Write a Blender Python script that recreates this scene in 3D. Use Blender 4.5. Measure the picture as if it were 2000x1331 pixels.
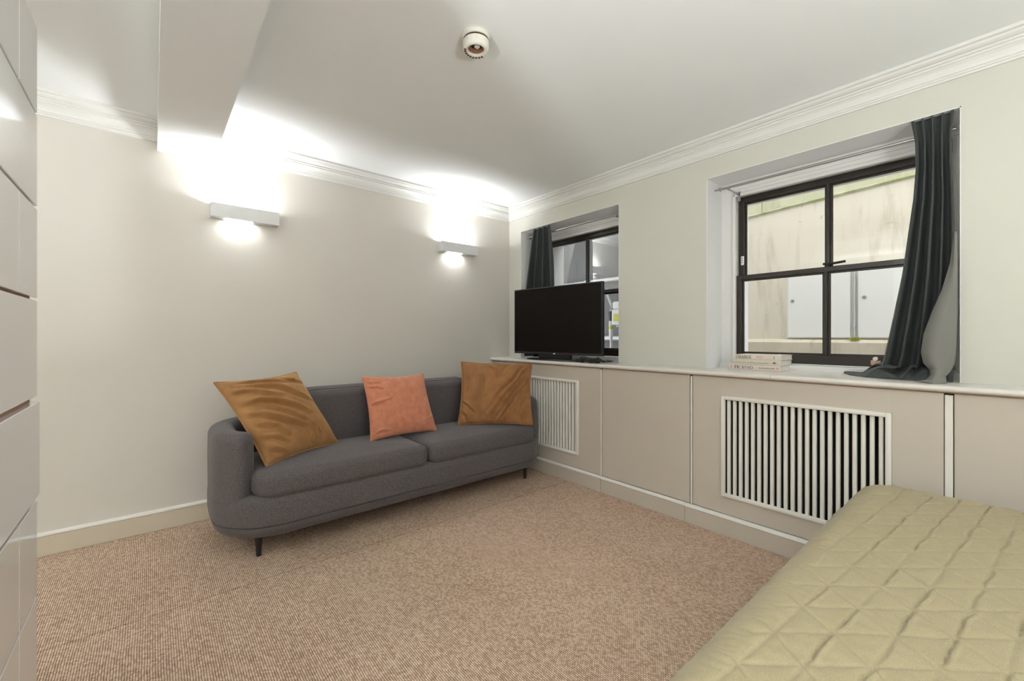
import bpy, bmesh, math, random
from mathutils import Vector, Matrix, noise

for o in list(bpy.data.objects):
    bpy.data.objects.remove(o, do_unlink=True)
SC = bpy.context.scene
COL = SC.collection
PI = math.pi
random.seed(7)

# ------------------------------------------------------------------ camera
CAM_A = 0.7030038          # heading, clockwise from +Y
CAM_H = 1.15
cam_d = bpy.data.cameras.new('camera')
cam_d.sensor_width = 36.0
cam_d.lens = 827.85 / 2000 * 36
cam_d.shift_y = -7.64 / 2000
cam_d.clip_start = 0.02
cam = bpy.data.objects.new('camera', cam_d)
cam.location = (0, 0, CAM_H)
cam.rotation_euler = (PI / 2, 0, -CAM_A)
COL.objects.link(cam)
SC.camera = cam

# ------------------------------------------------------------------ world, exposure
SC.view_settings.view_transform = 'Standard'
SC.view_settings.look = 'None'
SC.view_settings.exposure = 0.42
SC.view_settings.gamma = 1.0
SC.view_settings.use_curve_mapping = False
w = bpy.data.worlds.new('overcast_sky')
SC.world = w
w.use_nodes = True
bg = w.node_tree.nodes['Background']
bg.inputs[0].default_value = (0.99, 0.99, 0.98, 1)
bg.inputs[1].default_value = 3.7

SCONCE_W = 6.2            # watts of each wall uplighter
FILL_SCONCE_W = 42.0              # watts of each wall light added out of view as fill

FILL_LAMP_W = 84.0        # watts of each floor uplighter added behind the camera as fill

# ------------------------------------------------------------------ room numbers
Y0 = 3.2858      # sofa wall
XW = 2.7478      # window wall
XC = 2.535       # face of the boxed-in cupboards below the windows
ZC = 0.945       # top of the worktop
H = 2.412        # ceiling
XL, YR = -2.5, -2.3
OPZ = 2.178      # top of the window openings
WIN = {1: (1.964, 3.111), 2: (0.147, 1.285)}
XF = 2.962       # face of the window frames
XO = 3.30        # outer face of the wall
BX0, BX1, BZ = 0.02, 0.295, 2.256   # ceiling beam


# ------------------------------------------------------------------ materials
def new_mat(name):
    m = bpy.data.materials.new(name)
    m.use_nodes = True
    nt = m.node_tree
    return m, nt, nt.nodes['Principled BSDF']


def N(nt, t, **kw):
    n = nt.nodes.new(t)
    for k, v in kw.items():
        setattr(n, k, v)
    return n


def paint(name, col, rough=0.6, var=0.04, scale=3.0, bump=0.0, bscale=200.0, metal=0.0, spec=0.5, coat=0.0, sheen=0.0):
    m, nt, b = new_mat(name)
    tc = N(nt, 'ShaderNodeTexCoord')
    nz = N(nt, 'ShaderNodeTexNoise')
    nz.inputs['Scale'].default_value = scale
    nz.inputs['Detail'].default_value = 4
    nt.links.new(tc.outputs['Object'], nz.inputs['Vector'])
    mx = N(nt, 'ShaderNodeMix', data_type='RGBA')
    lo = [max(0, c * (1 - var)) for c in col]
    hi = [min(1, c * (1 + var)) for c in col]
    mx.inputs[6].default_value = (*lo, 1)
    mx.inputs[7].default_value = (*hi, 1)
    nt.links.new(nz.outputs['Fac'], mx.inputs[0])
    nt.links.new(mx.outputs[2], b.inputs['Base Color'])
    b.inputs['Roughness'].default_value = rough
    b.inputs['Metallic'].default_value = metal
    b.inputs['Specular IOR Level'].default_value = spec
    b.inputs['Coat Weight'].default_value = coat
    b.inputs['Coat Roughness'].default_value = 0.05
    b.inputs['Sheen Weight'].default_value = sheen
    if bump:
        n2 = N(nt, 'ShaderNodeTexNoise')
        n2.inputs['Scale'].default_value = bscale
        n2.inputs['Detail'].default_value = 3
        nt.links.new(tc.outputs['Object'], n2.inputs['Vector'])
        bp = N(nt, 'ShaderNodeBump')
        bp.inputs['Strength'].default_value = bump
        bp.inputs['Distance'].default_value = 0.002
        nt.links.new(n2.outputs['Fac'], bp.inputs['Height'])
        nt.links.new(bp.outputs[0], b.inputs['Normal'])
    return m


def math_node(nt, op, a, b=None, c=None):
    n = N(nt, 'ShaderNodeMath', operation=op)
    for i, v in enumerate((a, b, c)):
        if v is None:
            continue
        if isinstance(v, (int, float)):
            n.inputs[i].default_value = v
        else:
            nt.links.new(v, n.inputs[i])
    return n.outputs[0]


def ramp(nt, fac, stops):
    r = N(nt, 'ShaderNodeValToRGB')
    el = r.color_ramp.elements
    while len(el) < len(stops):
        el.new(0.5)
    for e, (p, c) in zip(el, stops):
        e.position = p
        e.color = (*c, 1)
    nt.links.new(fac, r.inputs[0])
    return r.outputs[0]


def carpet_mat():
    m, nt, b = new_mat('sisal_weave')
    tc = N(nt, 'ShaderNodeTexCoord')
    wn = N(nt, 'ShaderNodeTexNoise')
    wn.inputs['Scale'].default_value = 9
    nt.links.new(tc.outputs['Object'], wn.inputs['Vector'])
    sp = N(nt, 'ShaderNodeSeparateXYZ')
    nt.links.new(tc.outputs['Object'], sp.inputs[0])
    wob = math_node(nt, 'MULTIPLY', math_node(nt, 'SUBTRACT', wn.outputs['Fac'], 0.5), 0.0045)
    x = math_node(nt, 'ADD', sp.outputs[0], wob)
    xr = math_node(nt, 'DIVIDE', x, 0.0074)
    rib = math_node(nt, 'ABSOLUTE', math_node(nt, 'SINE', math_node(nt, 'MULTIPLY', xr, PI)))
    row = math_node(nt, 'FLOOR', xr)
    off = math_node(nt, 'MULTIPLY', math_node(nt, 'FRACT', math_node(nt, 'MULTIPLY', row, 0.5)), 1.0)
    yr = math_node(nt, 'ADD', math_node(nt, 'DIVIDE', sp.outputs[1], 0.0098), off)
    wv = math_node(nt, 'ABSOLUTE', math_node(nt, 'SINE', math_node(nt, 'MULTIPLY', yr, PI)))
    hgt = math_node(nt, 'MULTIPLY', math_node(nt, 'POWER', rib, 0.6), math_node(nt, 'ADD', math_node(nt, 'MULTIPLY', wv, 0.42), 0.58))
    # each knot its own tone
    cb = N(nt, 'ShaderNodeCombineXYZ')
    nt.links.new(row, cb.inputs[0])
    nt.links.new(math_node(nt, 'FLOOR', yr), cb.inputs[1])
    wh = N(nt, 'ShaderNodeTexWhiteNoise', noise_dimensions='2D')
    nt.links.new(cb.outputs[0], wh.inputs['Vector'])
    big = N(nt, 'ShaderNodeTexNoise')
    big.inputs['Scale'].default_value = 2.2
    big.inputs['Detail'].default_value = 5
    nt.links.new(tc.outputs['Object'], big.inputs['Vector'])
    tone = math_node(nt, 'ADD', math_node(nt, 'MULTIPLY', hgt, 0.62),
                     math_node(nt, 'ADD', math_node(nt, 'MULTIPLY', wh.outputs['Value'], 0.26), math_node(nt, 'MULTIPLY', big.outputs['Fac'], 0.12)))
    # the join between two widths of carpet
    sm = math_node(nt, 'ABSOLUTE', math_node(nt, 'SUBTRACT', math_node(nt, 'ADD', sp.outputs[1], math_node(nt, 'MULTIPLY', wob, 4.0)), 2.29))
    seam = math_node(nt, 'LESS_THAN', sm, 0.0022)
    tone = math_node(nt, 'MULTIPLY', tone, math_node(nt, 'SUBTRACT', 1.0, math_node(nt, 'MULTIPLY', seam, 0.45)))
    c = ramp(nt, tone, [(0.12, (0.075, 0.032, 0.02)), (0.47, (0.46, 0.30, 0.205)), (0.85, (0.82, 0.645, 0.505))])
    nt.links.new(c, b.inputs['Base Color'])
    b.inputs['Roughness'].default_value = 0.95
    b.inputs['Specular IOR Level'].default_value = 0.1
    bp = N(nt, 'ShaderNodeBump')
    bp.inputs['Strength'].default_value = 0.7
    bp.inputs['Distance'].default_value = 0.004
    nt.links.new(hgt, bp.inputs['Height'])
    nt.links.new(bp.outputs[0], b.inputs['Normal'])
    return m


def fabric_mat(name, dark, light, scale=700, rough=0.95, bump=0.4, sheen=0.2):
    m, nt, b = new_mat(name)
    tc = N(nt, 'ShaderNodeTexCoord')
    n1 = N(nt, 'ShaderNodeTexNoise')
    n1.inputs['Scale'].default_value = scale
    n1.inputs['Detail'].default_value = 2
    nt.links.new(tc.outputs['Object'], n1.inputs['Vector'])
    c = ramp(nt, n1.outputs['Fac'], [(0.34, dark), (0.66, light)])
    nt.links.new(c, b.inputs['Base Color'])
    b.inputs['Roughness'].default_value = rough
    b.inputs['Specular IOR Level'].default_value = 0.15
    b.inputs['Sheen Weight'].default_value = sheen
    b.inputs['Sheen Roughness'].default_value = 0.4
    bp = N(nt, 'ShaderNodeBump')
    bp.inputs['Strength'].default_value = bump
    bp.inputs['Distance'].default_value = 0.001
    nt.links.new(n1.outputs['Fac'], bp.inputs['Height'])
    nt.links.new(bp.outputs[0], b.inputs['Normal'])
    return m


def velvet_mat(name, base, edge):
    m, nt, b = new_mat(name)
    tc = N(nt, 'ShaderNodeTexCoord')
    n1 = N(nt, 'ShaderNodeTexNoise')
    n1.inputs['Scale'].default_value = 14
    n1.inputs['Detail'].default_value = 5
    nt.links.new(tc.outputs['Object'], n1.inputs['Vector'])
    c = ramp(nt, n1.outputs['Fac'], [(0.3, base), (0.7, edge)])
    nt.links.new(c, b.inputs['Base Color'])
    b.inputs['Roughness'].default_value = 0.7
    b.inputs['Specular IOR Level'].default_value = 0.2
    b.inputs['Sheen Weight'].default_value = 0.55
    b.inputs['Sheen Roughness'].default_value = 0.35
    b.inputs['Sheen Tint'].default_value = (1.0, 0.72, 0.42, 1)
    return m


def ribbed_mat(name, base, light):
    m, nt, b = new_mat(name)
    tc = N(nt, 'ShaderNodeTexCoord')
    sp = N(nt, 'ShaderNodeSeparateXYZ')
    nt.links.new(tc.outputs['Object'], sp.inputs[0])
    nz = N(nt, 'ShaderNodeTexNoise')
    nz.inputs['Scale'].default_value = 25
    nt.links.new(tc.outputs['Object'], nz.inputs['Vector'])
    ph = math_node(nt, 'ADD', math_node(nt, 'MULTIPLY', sp.outputs[0], 1300), math_node(nt, 'MULTIPLY', nz.outputs['Fac'], 30))
    s = math_node(nt, 'ADD', math_node(nt, 'MULTIPLY', math_node(nt, 'SINE', ph), 0.16), nz.outputs['Fac'])
    c = ramp(nt, s, [(0.2, base), (0.85, light)])
    nt.links.new(c, b.inputs['Base Color'])
    b.inputs['Roughness'].default_value = 0.9
    b.inputs['Specular IOR Level'].default_value = 0.1
    b.inputs['Sheen Weight'].default_value = 0.3
    bp = N(nt, 'ShaderNodeBump')
    bp.inputs['Strength'].default_value = 0.5
    bp.inputs['Distance'].default_value = 0.002
    nt.links.new(s, bp.inputs['Height'])
    nt.links.new(bp.outputs[0], b.inputs['Normal'])
    return m


def render_wall_mat(name, col, stain, moss=0.0):
    """weathered painted render: streaks and stains with shapes of their own"""
    m, nt, b = new_mat(name)
    tc = N(nt, 'ShaderNodeTexCoord')
    mp = N(nt, 'ShaderNodeMapping')
    mp.inputs['Scale'].default_value = (1, 5, 0.7)
    nt.links.new(tc.outputs['Object'], mp.inputs[0])
    n1 = N(nt, 'ShaderNodeTexNoise')
    n1.inputs['Scale'].default_value = 2.5
    n1.inputs['Detail'].default_value = 8
    n1.inputs['Roughness'].default_value = 0.65
    nt.links.new(mp.outputs[0], n1.inputs['Vector'])
    n2 = N(nt, 'ShaderNodeTexNoise')
    n2.inputs['Scale'].default_value = 14
    n2.inputs['Detail'].default_value = 8
    nt.links.new(tc.outputs['Object'], n2.inputs['Vector'])
    c1 = ramp(nt, n1.outputs['Fac'], [(0.28, stain), (0.48, col)])
    sp = ramp(nt, n2.outputs['Fac'], [(0.25, (0.35, 0.34, 0.28)), (0.33, (1, 1, 1))])
    mx = N(nt, 'ShaderNodeMix', data_type='RGBA', blend_type='MULTIPLY')
    mx.inputs[0].default_value = 0.45
    nt.links.new(c1, mx.inputs[6])
    nt.links.new(sp, mx.inputs[7])
    out = mx.outputs[2]
    if moss:
        n3 = N(nt, 'ShaderNodeTexNoise')
        n3.inputs['Scale'].default_value = 6
        n3.inputs['Detail'].default_value = 6
        nt.links.new(tc.outputs['Object'], n3.inputs['Vector'])
        f = ramp(nt, n3.outputs['Fac'], [(0.42, (0, 0, 0)), (0.6, (moss,) * 3)])
        m2 = N(nt, 'ShaderNodeMix', data_type='RGBA')
        nt.links.new(f, m2.inputs[0])
        nt.links.new(out, m2.inputs[6])
        m2.inputs[7].default_value = (0.20, 0.25, 0.06, 1)
        out = m2.outputs[2]
    nt.links.new(out, b.inputs['Base Color'])
    b.inputs['Roughness'].default_value = 0.9
    return m


def glass_mat(name, refl):
    m = bpy.data.materials.new(name)
    m.use_nodes = True
    nt = m.node_tree
    nt.nodes.clear()
    out = N(nt, 'ShaderNodeOutputMaterial')
    tr = N(nt, 'ShaderNodeBsdfTransparent')
    tr.inputs[0].default_value = (0.98, 0.98, 0.97, 1)
    gl = N(nt, 'ShaderNodeBsdfGlossy')
    gl.inputs['Roughness'].default_value = 0.0
    mx = N(nt, 'ShaderNodeMixShader')
    fr = N(nt, 'ShaderNodeFresnel')
    fr.inputs['IOR'].default_value = refl
    ge = N(nt, 'ShaderNodeNewGeometry')
    nt.links.new(math_node(nt, 'MULTIPLY', fr.outputs[0], math_node(nt, 'SUBTRACT', 1.0, ge.outputs['Backfacing'])), mx.inputs[0])
    nt.links.new(tr.outputs[0], mx.inputs[1])
    nt.links.new(gl.outputs[0], mx.inputs[2])
    nt.links.new(mx.outputs[0], out.inputs[0])
    return m


def emit_mat(name, col, s):
    m = bpy.data.materials.new(name)
    m.use_nodes = True
    nt = m.node_tree
    nt.nodes.clear()
    out = N(nt, 'ShaderNodeOutputMaterial')
    e = N(nt, 'ShaderNodeEmission')
    e.inputs[0].default_value = (*col, 1)
    e.inputs[1].default_value = s
    nt.links.new(e.outputs[0], out.inputs[0])
    return m


M = {}
M['wall'] = paint('wall_emulsion', (0.67, 0.63, 0.57), 0.75, 0.03, 2.0, 0.15, 350)
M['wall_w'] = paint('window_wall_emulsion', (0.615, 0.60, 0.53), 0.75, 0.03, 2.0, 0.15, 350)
M['ceil'] = paint('ceiling_emulsion', (0.85, 0.86, 0.855), 0.8, 0.02, 1.5)
M['cornice'] = paint('cornice_paint', (0.74, 0.725, 0.69), 0.6, 0.02, 4.0)
M['trim'] = paint('eggshell_trim', (0.56, 0.495, 0.42), 0.45, 0.04, 3.0, 0.1, 120)
M['base'] = paint('skirting_paint', (0.63, 0.55, 0.43), 0.45, 0.05, 5.0)
M['bead'] = paint('skirting_bead_paint', (0.80, 0.775, 0.72), 0.4, 0.03, 5.0)
M['slat'] = paint('slat_paint', (0.78, 0.745, 0.68), 0.45, 0.04, 8.0)
M['dark'] = paint('dark_recess', (0.012, 0.011, 0.010), 0.9, 0.2, 10)  # near-black colour supplies the shade behind the grilles; joint strips share it
M['gap'] = paint('shadow_gap_brown', (0.45, 0.25, 0.17), 0.7, 0.2, 10)
M['worktop'] = paint('worktop_gloss_paint', (0.74, 0.70, 0.64), 0.3, 0.03, 4.0)
M['wframe'] = paint('white_window_paint', (0.74, 0.725, 0.70), 0.35, 0.03, 5.0)
M['reveal'] = paint('white_reveal_paint', (0.80, 0.80, 0.80), 0.55, 0.02, 3.0)
M['sash'] = paint('dark_sash_paint', (0.020, 0.014, 0.010), 0.38, 0.2, 6.0, coat=0.2)
M['gloss'] = paint('white_gloss_lacquer', (0.82, 0.805, 0.795), 0.07, 0.01, 2.0, coat=0.25)
M['carc'] = paint('white_carcass', (0.68, 0.67, 0.65), 0.4, 0.01, 2.0)
M['sofa'] = fabric_mat('grey_wool_fabric', (0.044, 0.036, 0.036), (0.195, 0.172, 0.172), 520, bump=.5)
M['leg'] = paint('black_leg_paint', (0.012, 0.010, 0.010), 0.45, 0.2, 10)
M['velvet'] = velvet_mat('ochre_velvet', (0.33, 0.165, 0.062), (0.43, 0.225, 0.092))
M['velvet2'] = velvet_mat('copper_velvet', (0.25, 0.112, 0.043), (0.35, 0.165, 0.065))
M['coral'] = ribbed_mat('coral_crinkle_cotton', (0.50, 0.175, 0.095), (0.68, 0.28, 0.17))
M['curtain'] = fabric_mat('charcoal_curtain', (0.042, 0.047, 0.046), (0.078, 0.086, 0.083), 900, 0.8, 0.15, 0.15)
M['lining'] = fabric_mat('grey_curtain_lining', (0.17, 0.165, 0.15), (0.23, 0.225, 0.20), 1600, 0.9, 0.1, 0.1)
M['quilt'] = fabric_mat('pale_green_quilt', (0.325, 0.268, 0.157), (0.395, 0.33, 0.205), 500, 0.95, 0.25, 0.15)
M['bedbase'] = fabric_mat('bed_base_fabric', (0.35, 0.32, 0.25), (0.45, 0.42, 0.33), 500)
M['tv'] = paint('tv_plastic', (0.015, 0.014, 0.014), 0.35, 0.1, 8)
M['screen'] = paint('tv_screen', (0.006, 0.004, 0.003), 0.3, 0.05, 3, spec=.12)
M['tvgloss'] = paint('tv_gloss_base', (0.008, 0.008, 0.009), 0.12, 0.05, 3)
M['silver'] = paint('silver_mark', (0.75, 0.75, 0.75), 0.3, 0.02, 3)
M['cable'] = paint('black_cable', (0.01, 0.01, 0.011), 0.3, 0.1, 8)
M['steel'] = paint('brushed_steel', (0.42, 0.42, 0.42), 0.32, 0.05, 30, metal=0.9)
M['sconce'] = paint('sconce_plaster', (0.72, 0.715, 0.70), 0.55, 0.02, 5)
M['frost'] = paint('frosted_strip', (0.86, 0.85, 0.82), 0.4, 0.02, 5)
M['detector'] = paint('detector_plastic', (0.83, 0.80, 0.72), 0.4, 0.02, 10)
M['det_dark'] = paint('detector_brown', (0.075, 0.035, 0.02), 0.5, 0.3, 40)
M['det_tan'] = paint('detector_tan', (0.30, 0.16, 0.09), 0.5, 0.3, 60)
M['out_wall'] = render_wall_mat('cream_render', (0.80, 0.745, 0.625), (0.62, 0.57, 0.45))
M['out_ledge'] = render_wall_mat('mossy_coping', (0.50, 0.50, 0.33), (0.30, 0.31, 0.17), 0.6)
M['out_low'] = render_wall_mat('stained_plinth', (0.66, 0.60, 0.49), (0.45, 0.40, 0.31), 0.12)
M['out_low2'] = render_wall_mat('pale_upper_render', (0.56, 0.545, 0.43), (0.44, 0.43, 0.32), .15)
M['out_door'] = paint('white_cupboard_paint', (0.88, 0.88, 0.86), 0.5, 0.015, 3)
M['out_grey'] = render_wall_mat('grey_blockwork', (0.15, 0.155, 0.16), (0.10, 0.105, 0.11))
M['out_white'] = paint('white_masonry_paint', (0.66, 0.68, 0.71), 0.8, 0.04, 6)
M['pipe'] = paint('galvanised_pipe', (0.50, 0.52, 0.54), 0.45, 0.15, 20, metal=0.2)
M['meter'] = paint('meter_casing', (0.70, 0.72, 0.72), 0.5, 0.05, 20)
M['yellow'] = paint('yellow_label', (0.58, 0.60, 0.10), 0.5, 0.1, 40)
M['brass'] = paint('copper_plate', (0.55, 0.33, 0.22), 0.4, 0.1, 40, metal=0.5)
M['knob'] = paint('white_knob', (0.85, 0.84, 0.82), 0.3, 0.02, 10)
M['weed'] = paint('weed_leaf', (0.42, 0.44, 0.06), 0.7, 0.25, 40)
M['ground'] = paint('concrete_ground', (0.42, 0.41, 0.38), 0.9, 0.15, 5)
M['book1'] = paint('book_cover_cream', (0.70, 0.62, 0.53), 0.5, 0.03, 10)
M['book2'] = paint('book_cover_beige', (0.64, 0.58, 0.47), 0.5, 0.04, 10)
M['book3'] = paint('book_cover_pinkish', (0.70, 0.60, 0.54), 0.5, 0.03, 10)
M['pages'] = paint('book_pages', (0.78, 0.76, 0.71), 0.8, 0.05, 60)
M['ink'] = paint('black_print', (0.02, 0.018, 0.02), 0.6, 0.05, 10)
M['inkred'] = paint('faded_red_print', (0.52, 0.22, 0.17), 0.6, 0.05, 10)
M['inkgrey'] = paint('grey_print', (0.26, 0.23, 0.21), 0.6, 0.05, 10)
M['inkpink'] = paint('pink_print', (0.62, 0.38, 0.35), 0.6, 0.05, 10)
M['glass1'] = glass_mat('window_glass_doubled', 3.1)
M['glass2'] = glass_mat('window_glass', 1.5)
M['bulb'] = emit_mat('halogen_tube', (1.0, 0.97, 0.92), 25.0)
M['opal'] = emit_mat('opal_lamp_glass', (1.0, 0.90, 0.74), 6.0)
M['carpet'] = carpet_mat()


# ------------------------------------------------------------------ geometry helpers
class G:
    """collects shapes of ONE part"""
    def __init__(s):
        s.v, s.f = [], []

    def add(s, vs, fs):
        k = len(s.v)
        s.v += [tuple(v) for v in vs]
        s.f += [tuple(i + k for i in f) for f in fs]
        return s

    def box(s, x0, x1, y0, y1, z0, z1, bev=0.0, seg=1):
        if bev <= 0:
            vs = [(x, y, z) for z in (z0, z1) for y in (y0, y1) for x in (x0, x1)]
            return s.add(vs, [(0, 2, 3, 1), (4, 5, 7, 6), (0, 1, 5, 4), (2, 6, 7, 3), (0, 4, 6, 2), (1, 3, 7, 5)])
        bm = bmesh.new()
        bmesh.ops.create_cube(bm, size=1)
        for v in bm.verts:
            v.co = Vector((x0 + (v.co.x + .5) * (x1 - x0), y0 + (v.co.y + .5) * (y1 - y0), z0 + (v.co.z + .5) * (z1 - z0)))
        bmesh.ops.bevel(bm, geom=bm.edges[:], offset=bev, segments=seg, affect='EDGES', profile=0.5)
        bm.verts.index_update()
        vs = [v.co.copy() for v in bm.verts]
        fs = [[v.index for v in f.verts] for f in bm.faces]
        bm.free()
        return s.add(vs, fs)

    def tube(s, pts, r, n=8, cap=True, radii=None):
        pts = [Vector(p) for p in pts]
        rings = []
        up = Vector((0, 0, 1))
        for i, p in enumerate(pts):
            t = (pts[min(i + 1, len(pts) - 1)] - pts[max(i - 1, 0)]).normalized()
            a = t.cross(up)
            if a.length < 1e-3:
                a = t.cross(Vector((1, 0, 0)))
            a.normalize()
            b = t.cross(a).normalized()
            rr = radii[i] if radii else r
            rings.append([p + (a * math.cos(2 * PI * k / n) + b * math.sin(2 * PI * k / n)) * rr for k in range(n)])
        return s.loft(rings, cap, cap)

    def loft(s, rings, cap0=True, cap1=True, closed=True):
        n = len(rings[0])
        vs = [p for r in rings for p in r]
        fs = []
        m = n if closed else n - 1
        for i in range(len(rings) - 1):
            for j in range(m):
                a, b = i * n + j, i * n + (j + 1) % n
                fs.append((a, b, b + n, a + n))
        if cap0:
            fs.append(tuple(range(n - 1, -1, -1)))
        if cap1:
            fs.append(tuple(range((len(rings) - 1) * n, len(rings) * n)))
        return s.add(vs, fs)

    def lathe(s, cx, cy, prof, n=32):
        rings = [[(cx + r * math.cos(2 * PI * k / n), cy + r * math.sin(2 * PI * k / n), z) for k in range(n)] for r, z in prof]
        return s.loft(rings, True, True)

    def prism(s, poly, axis, a, b):
        """poly of 2-D points extruded along axis 'x'/'y'/'z' from a to b"""
        def P(q, t):
            if axis == 'x':
                return (t, q[0], q[1])
            if axis == 'y':
                return (q[0], t, q[1])
            return (q[0], q[1], t)
        return s.loft([[P(q, a) for q in poly], [P(q, b) for q in poly]])


def obj(name, g, mat, parent=None, smooth=None, keep_origin=False, weld=False):
    me = bpy.data.meshes.new(name)
    vs = g.v
    base = Vector((0, 0, 0))
    if not keep_origin and vs:
        xs, ys, zs = zip(*[(v[0], v[1], v[2]) for v in vs])
        base = Vector(((min(xs) + max(xs)) / 2, (min(ys) + max(ys)) / 2, min(zs)))
    me.from_pydata([Vector(v) - base for v in vs], [], g.f)
    bm = bmesh.new()
    bm.from_mesh(me)
    if weld:
        bmesh.ops.remove_doubles(bm, verts=bm.verts[:], dist=1e-5)
    bmesh.ops.recalc_face_normals(bm, faces=bm.faces[:])
    bm.to_mesh(me)
    bm.free()
    me.materials.append(M[mat] if isinstance(mat, str) else mat)
    if smooth:
        for p in me.polygons:
            p.use_smooth = True
        try:
            me.set_sharp_from_angle(angle=math.radians(smooth))
        except Exception:
            pass
    o = bpy.data.objects.new(name, me)
    COL.objects.link(o)
    o.location = base
    if parent is not None:
        put(o, parent)
    return o


def world_loc(o):
    v = Vector(o.location)
    p = o.parent
    while p:
        v = v + Vector(p.location)
        p = p.parent
    return v


def put(o, parent):
    o.location = Vector(o.location) - world_loc(parent)
    o.parent = parent


def thing(name, label, cat, loc, group=None, kind=None):
    e = bpy.data.objects.new(name, None)
    e.empty_display_size = 0.1
    COL.objects.link(e)
    e.location = loc
    if kind:
        e['kind'] = kind
        if label:
            e['label'] = label
        return e
    e['label'] = label
    e['category'] = cat
    if group:
        e['group'] = group
    return e


def tag(o, label, cat, group=None):
    o['label'] = label
    o['category'] = cat
    if group:
        o['group'] = group
    return o


def struct(name, g, mat, parent=None, label=None, **kw):
    o = obj(name, g, mat, parent, keep_origin=(parent is None), **kw)
    if parent is None:
        o['kind'] = 'structure'
    if label:
        o['label'] = label
    return o


def sm(a, b, x):
    t = max(0.0, min(1.0, (x - a) / (b - a)))
    return t * t * (3 - 2 * t)


# ================================================================== STRUCTURE
fl = struct('floor', G().box(XL - .1, XW + .05, YR - .1, Y0 + .1, -0.12, 0), 'carpet', label='beige and brown ribbed sisal carpet')
struct('ceiling', G().box(XL - .1, XO, YR - .1, Y0 + .3, H, H + 0.25), 'ceil', label='flat white painted ceiling')
struct('wall_back', G().box(XL - .2, XO, Y0, Y0 + 0.2, -0.12, H + .1), 'wall', label='plain off-white wall behind the sofa')
struct('wall_left', G().box(XL - .2, XL, YR - .2, Y0 + .1, -0.12, H + .1), 'wall')
struct('wall_rear', G().box(XL - .2, XO, YR - .2, YR, -0.12, H + .1), 'wall')

g = G()
ya, yb = YR - .2, Y0 + .2
XM = 3.085
(w2a, w2b), (w1a, w1b) = WIN[2], WIN[1]
g.box(XW, XM, ya, yb, -0.12, ZC - 0.03)
g.box(XW, XM, ya, yb, OPZ, 3.6)
for a, b in ((ya, w2a), (w2b, w1a), (w1b, yb)):
    g.box(XW, XM, a, b, ZC - 0.03, OPZ)
struct('wall_window', g, 'wall_w', label='off-white wall with two deep window openings')
# outer leaf of the wall, a slightly smaller hole
g = G()
g.box(XM, XO, ya, yb, -0.12, 0.95)
g.box(XM, XO, ya, yb, 2.10, 5.2)
for a, b in ((ya, w2a + .02), (w2b - .045, w1a + .02), (w1b - .06, yb)):
    g.box(XM, XO, a, b, 0.95, 2.10)
struct('wall_facade', g, 'out_white', label='white painted outer face of the wall')
# smooth white lining of the window openings
for n, (a, b) in WIN.items():
    g = G()
    t = 0.004
    g.box(XW + .001, XF, a, a + t, ZC, OPZ)
    g.box(XW + .001, XF, b - t, b, ZC, OPZ)
    g.box(XW + .001, XF, a, b, OPZ - t, OPZ)
    struct('trim_%d' % (n + 3), g, 'reveal', label='white lining of the window opening')

# beam
struct('ceiling_beam', G().box(BX0, BX1, YR, Y0, BZ, H + .02), 'ceil', label='boxed white beam crossing the ceiling')

# cornice
PROF = [(0, -.106), (.010, -.106), (.012, -.098), (.018, -.096), (.018, -.088), (.024, -.086), (.028, -.074), (.036, -.062), (.048, -.052),
        (.054, -.050), (.054, -.042), (.064, -.040), (.064, -.032), (.078, -.030), (.090, -.024), (.096, -.016), (.110, -.014), (.110, 0.01), (0, 0.01)]


def cornice_x(g, x0, x1):
    g.prism([(Y0 - d, H + z) for d, z in PROF], 'x', x0, x1)


struct('trim_1', (lambda g: (cornice_x(g, XL, BX0), g)[1])(G()), 'cornice', label='stepped white cornice left of the ceiling beam')
struct('trim_2', (lambda g: (cornice_x(g, BX1, XW), g)[1])(G()), 'cornice', label='stepped white cornice above the sofa wall')
struct('trim_3', G().prism([(XW - d * .92, H + z) for d, z in PROF], 'y', YR, Y0), 'cornice', label='stepped white cornice above the window wall')

# baseboards
bb = thing('baseboard_back', None, None, (0.8, Y0, 0), kind='structure')
obj('board', G().box(XL, XC, Y0 - .018, Y0, 0, .104, .003), 'base', bb)
obj('bead', G().prism([(Y0, .104), (Y0 - .017, .104), (Y0 - .021, .109), (Y0 - .019, .117), (Y0 - .010, .122), (Y0, .123)], 'x', XL, XC), 'bead', bb)
bb = thing('baseboard_window', None, None, (XC, 1.0, 0), kind='structure')
for i, (a, b, px) in enumerate(((1.966, Y0, .016), (1.312, 1.963, .017), (-0.6, 1.309, .022), (YR, -.603, .017))):
    obj('board', G().box(XC - px, XC + .01, a, b, 0, .098, .002), 'trim', bb)
    obj('bead', G().prism([(XC, .098), (XC - px, .098), (XC - px - .005, .103), (XC - px - .003, .111), (XC - px * .5, .116), (XC, .117)], 'y', a, b), 'bead', bb)


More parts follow.
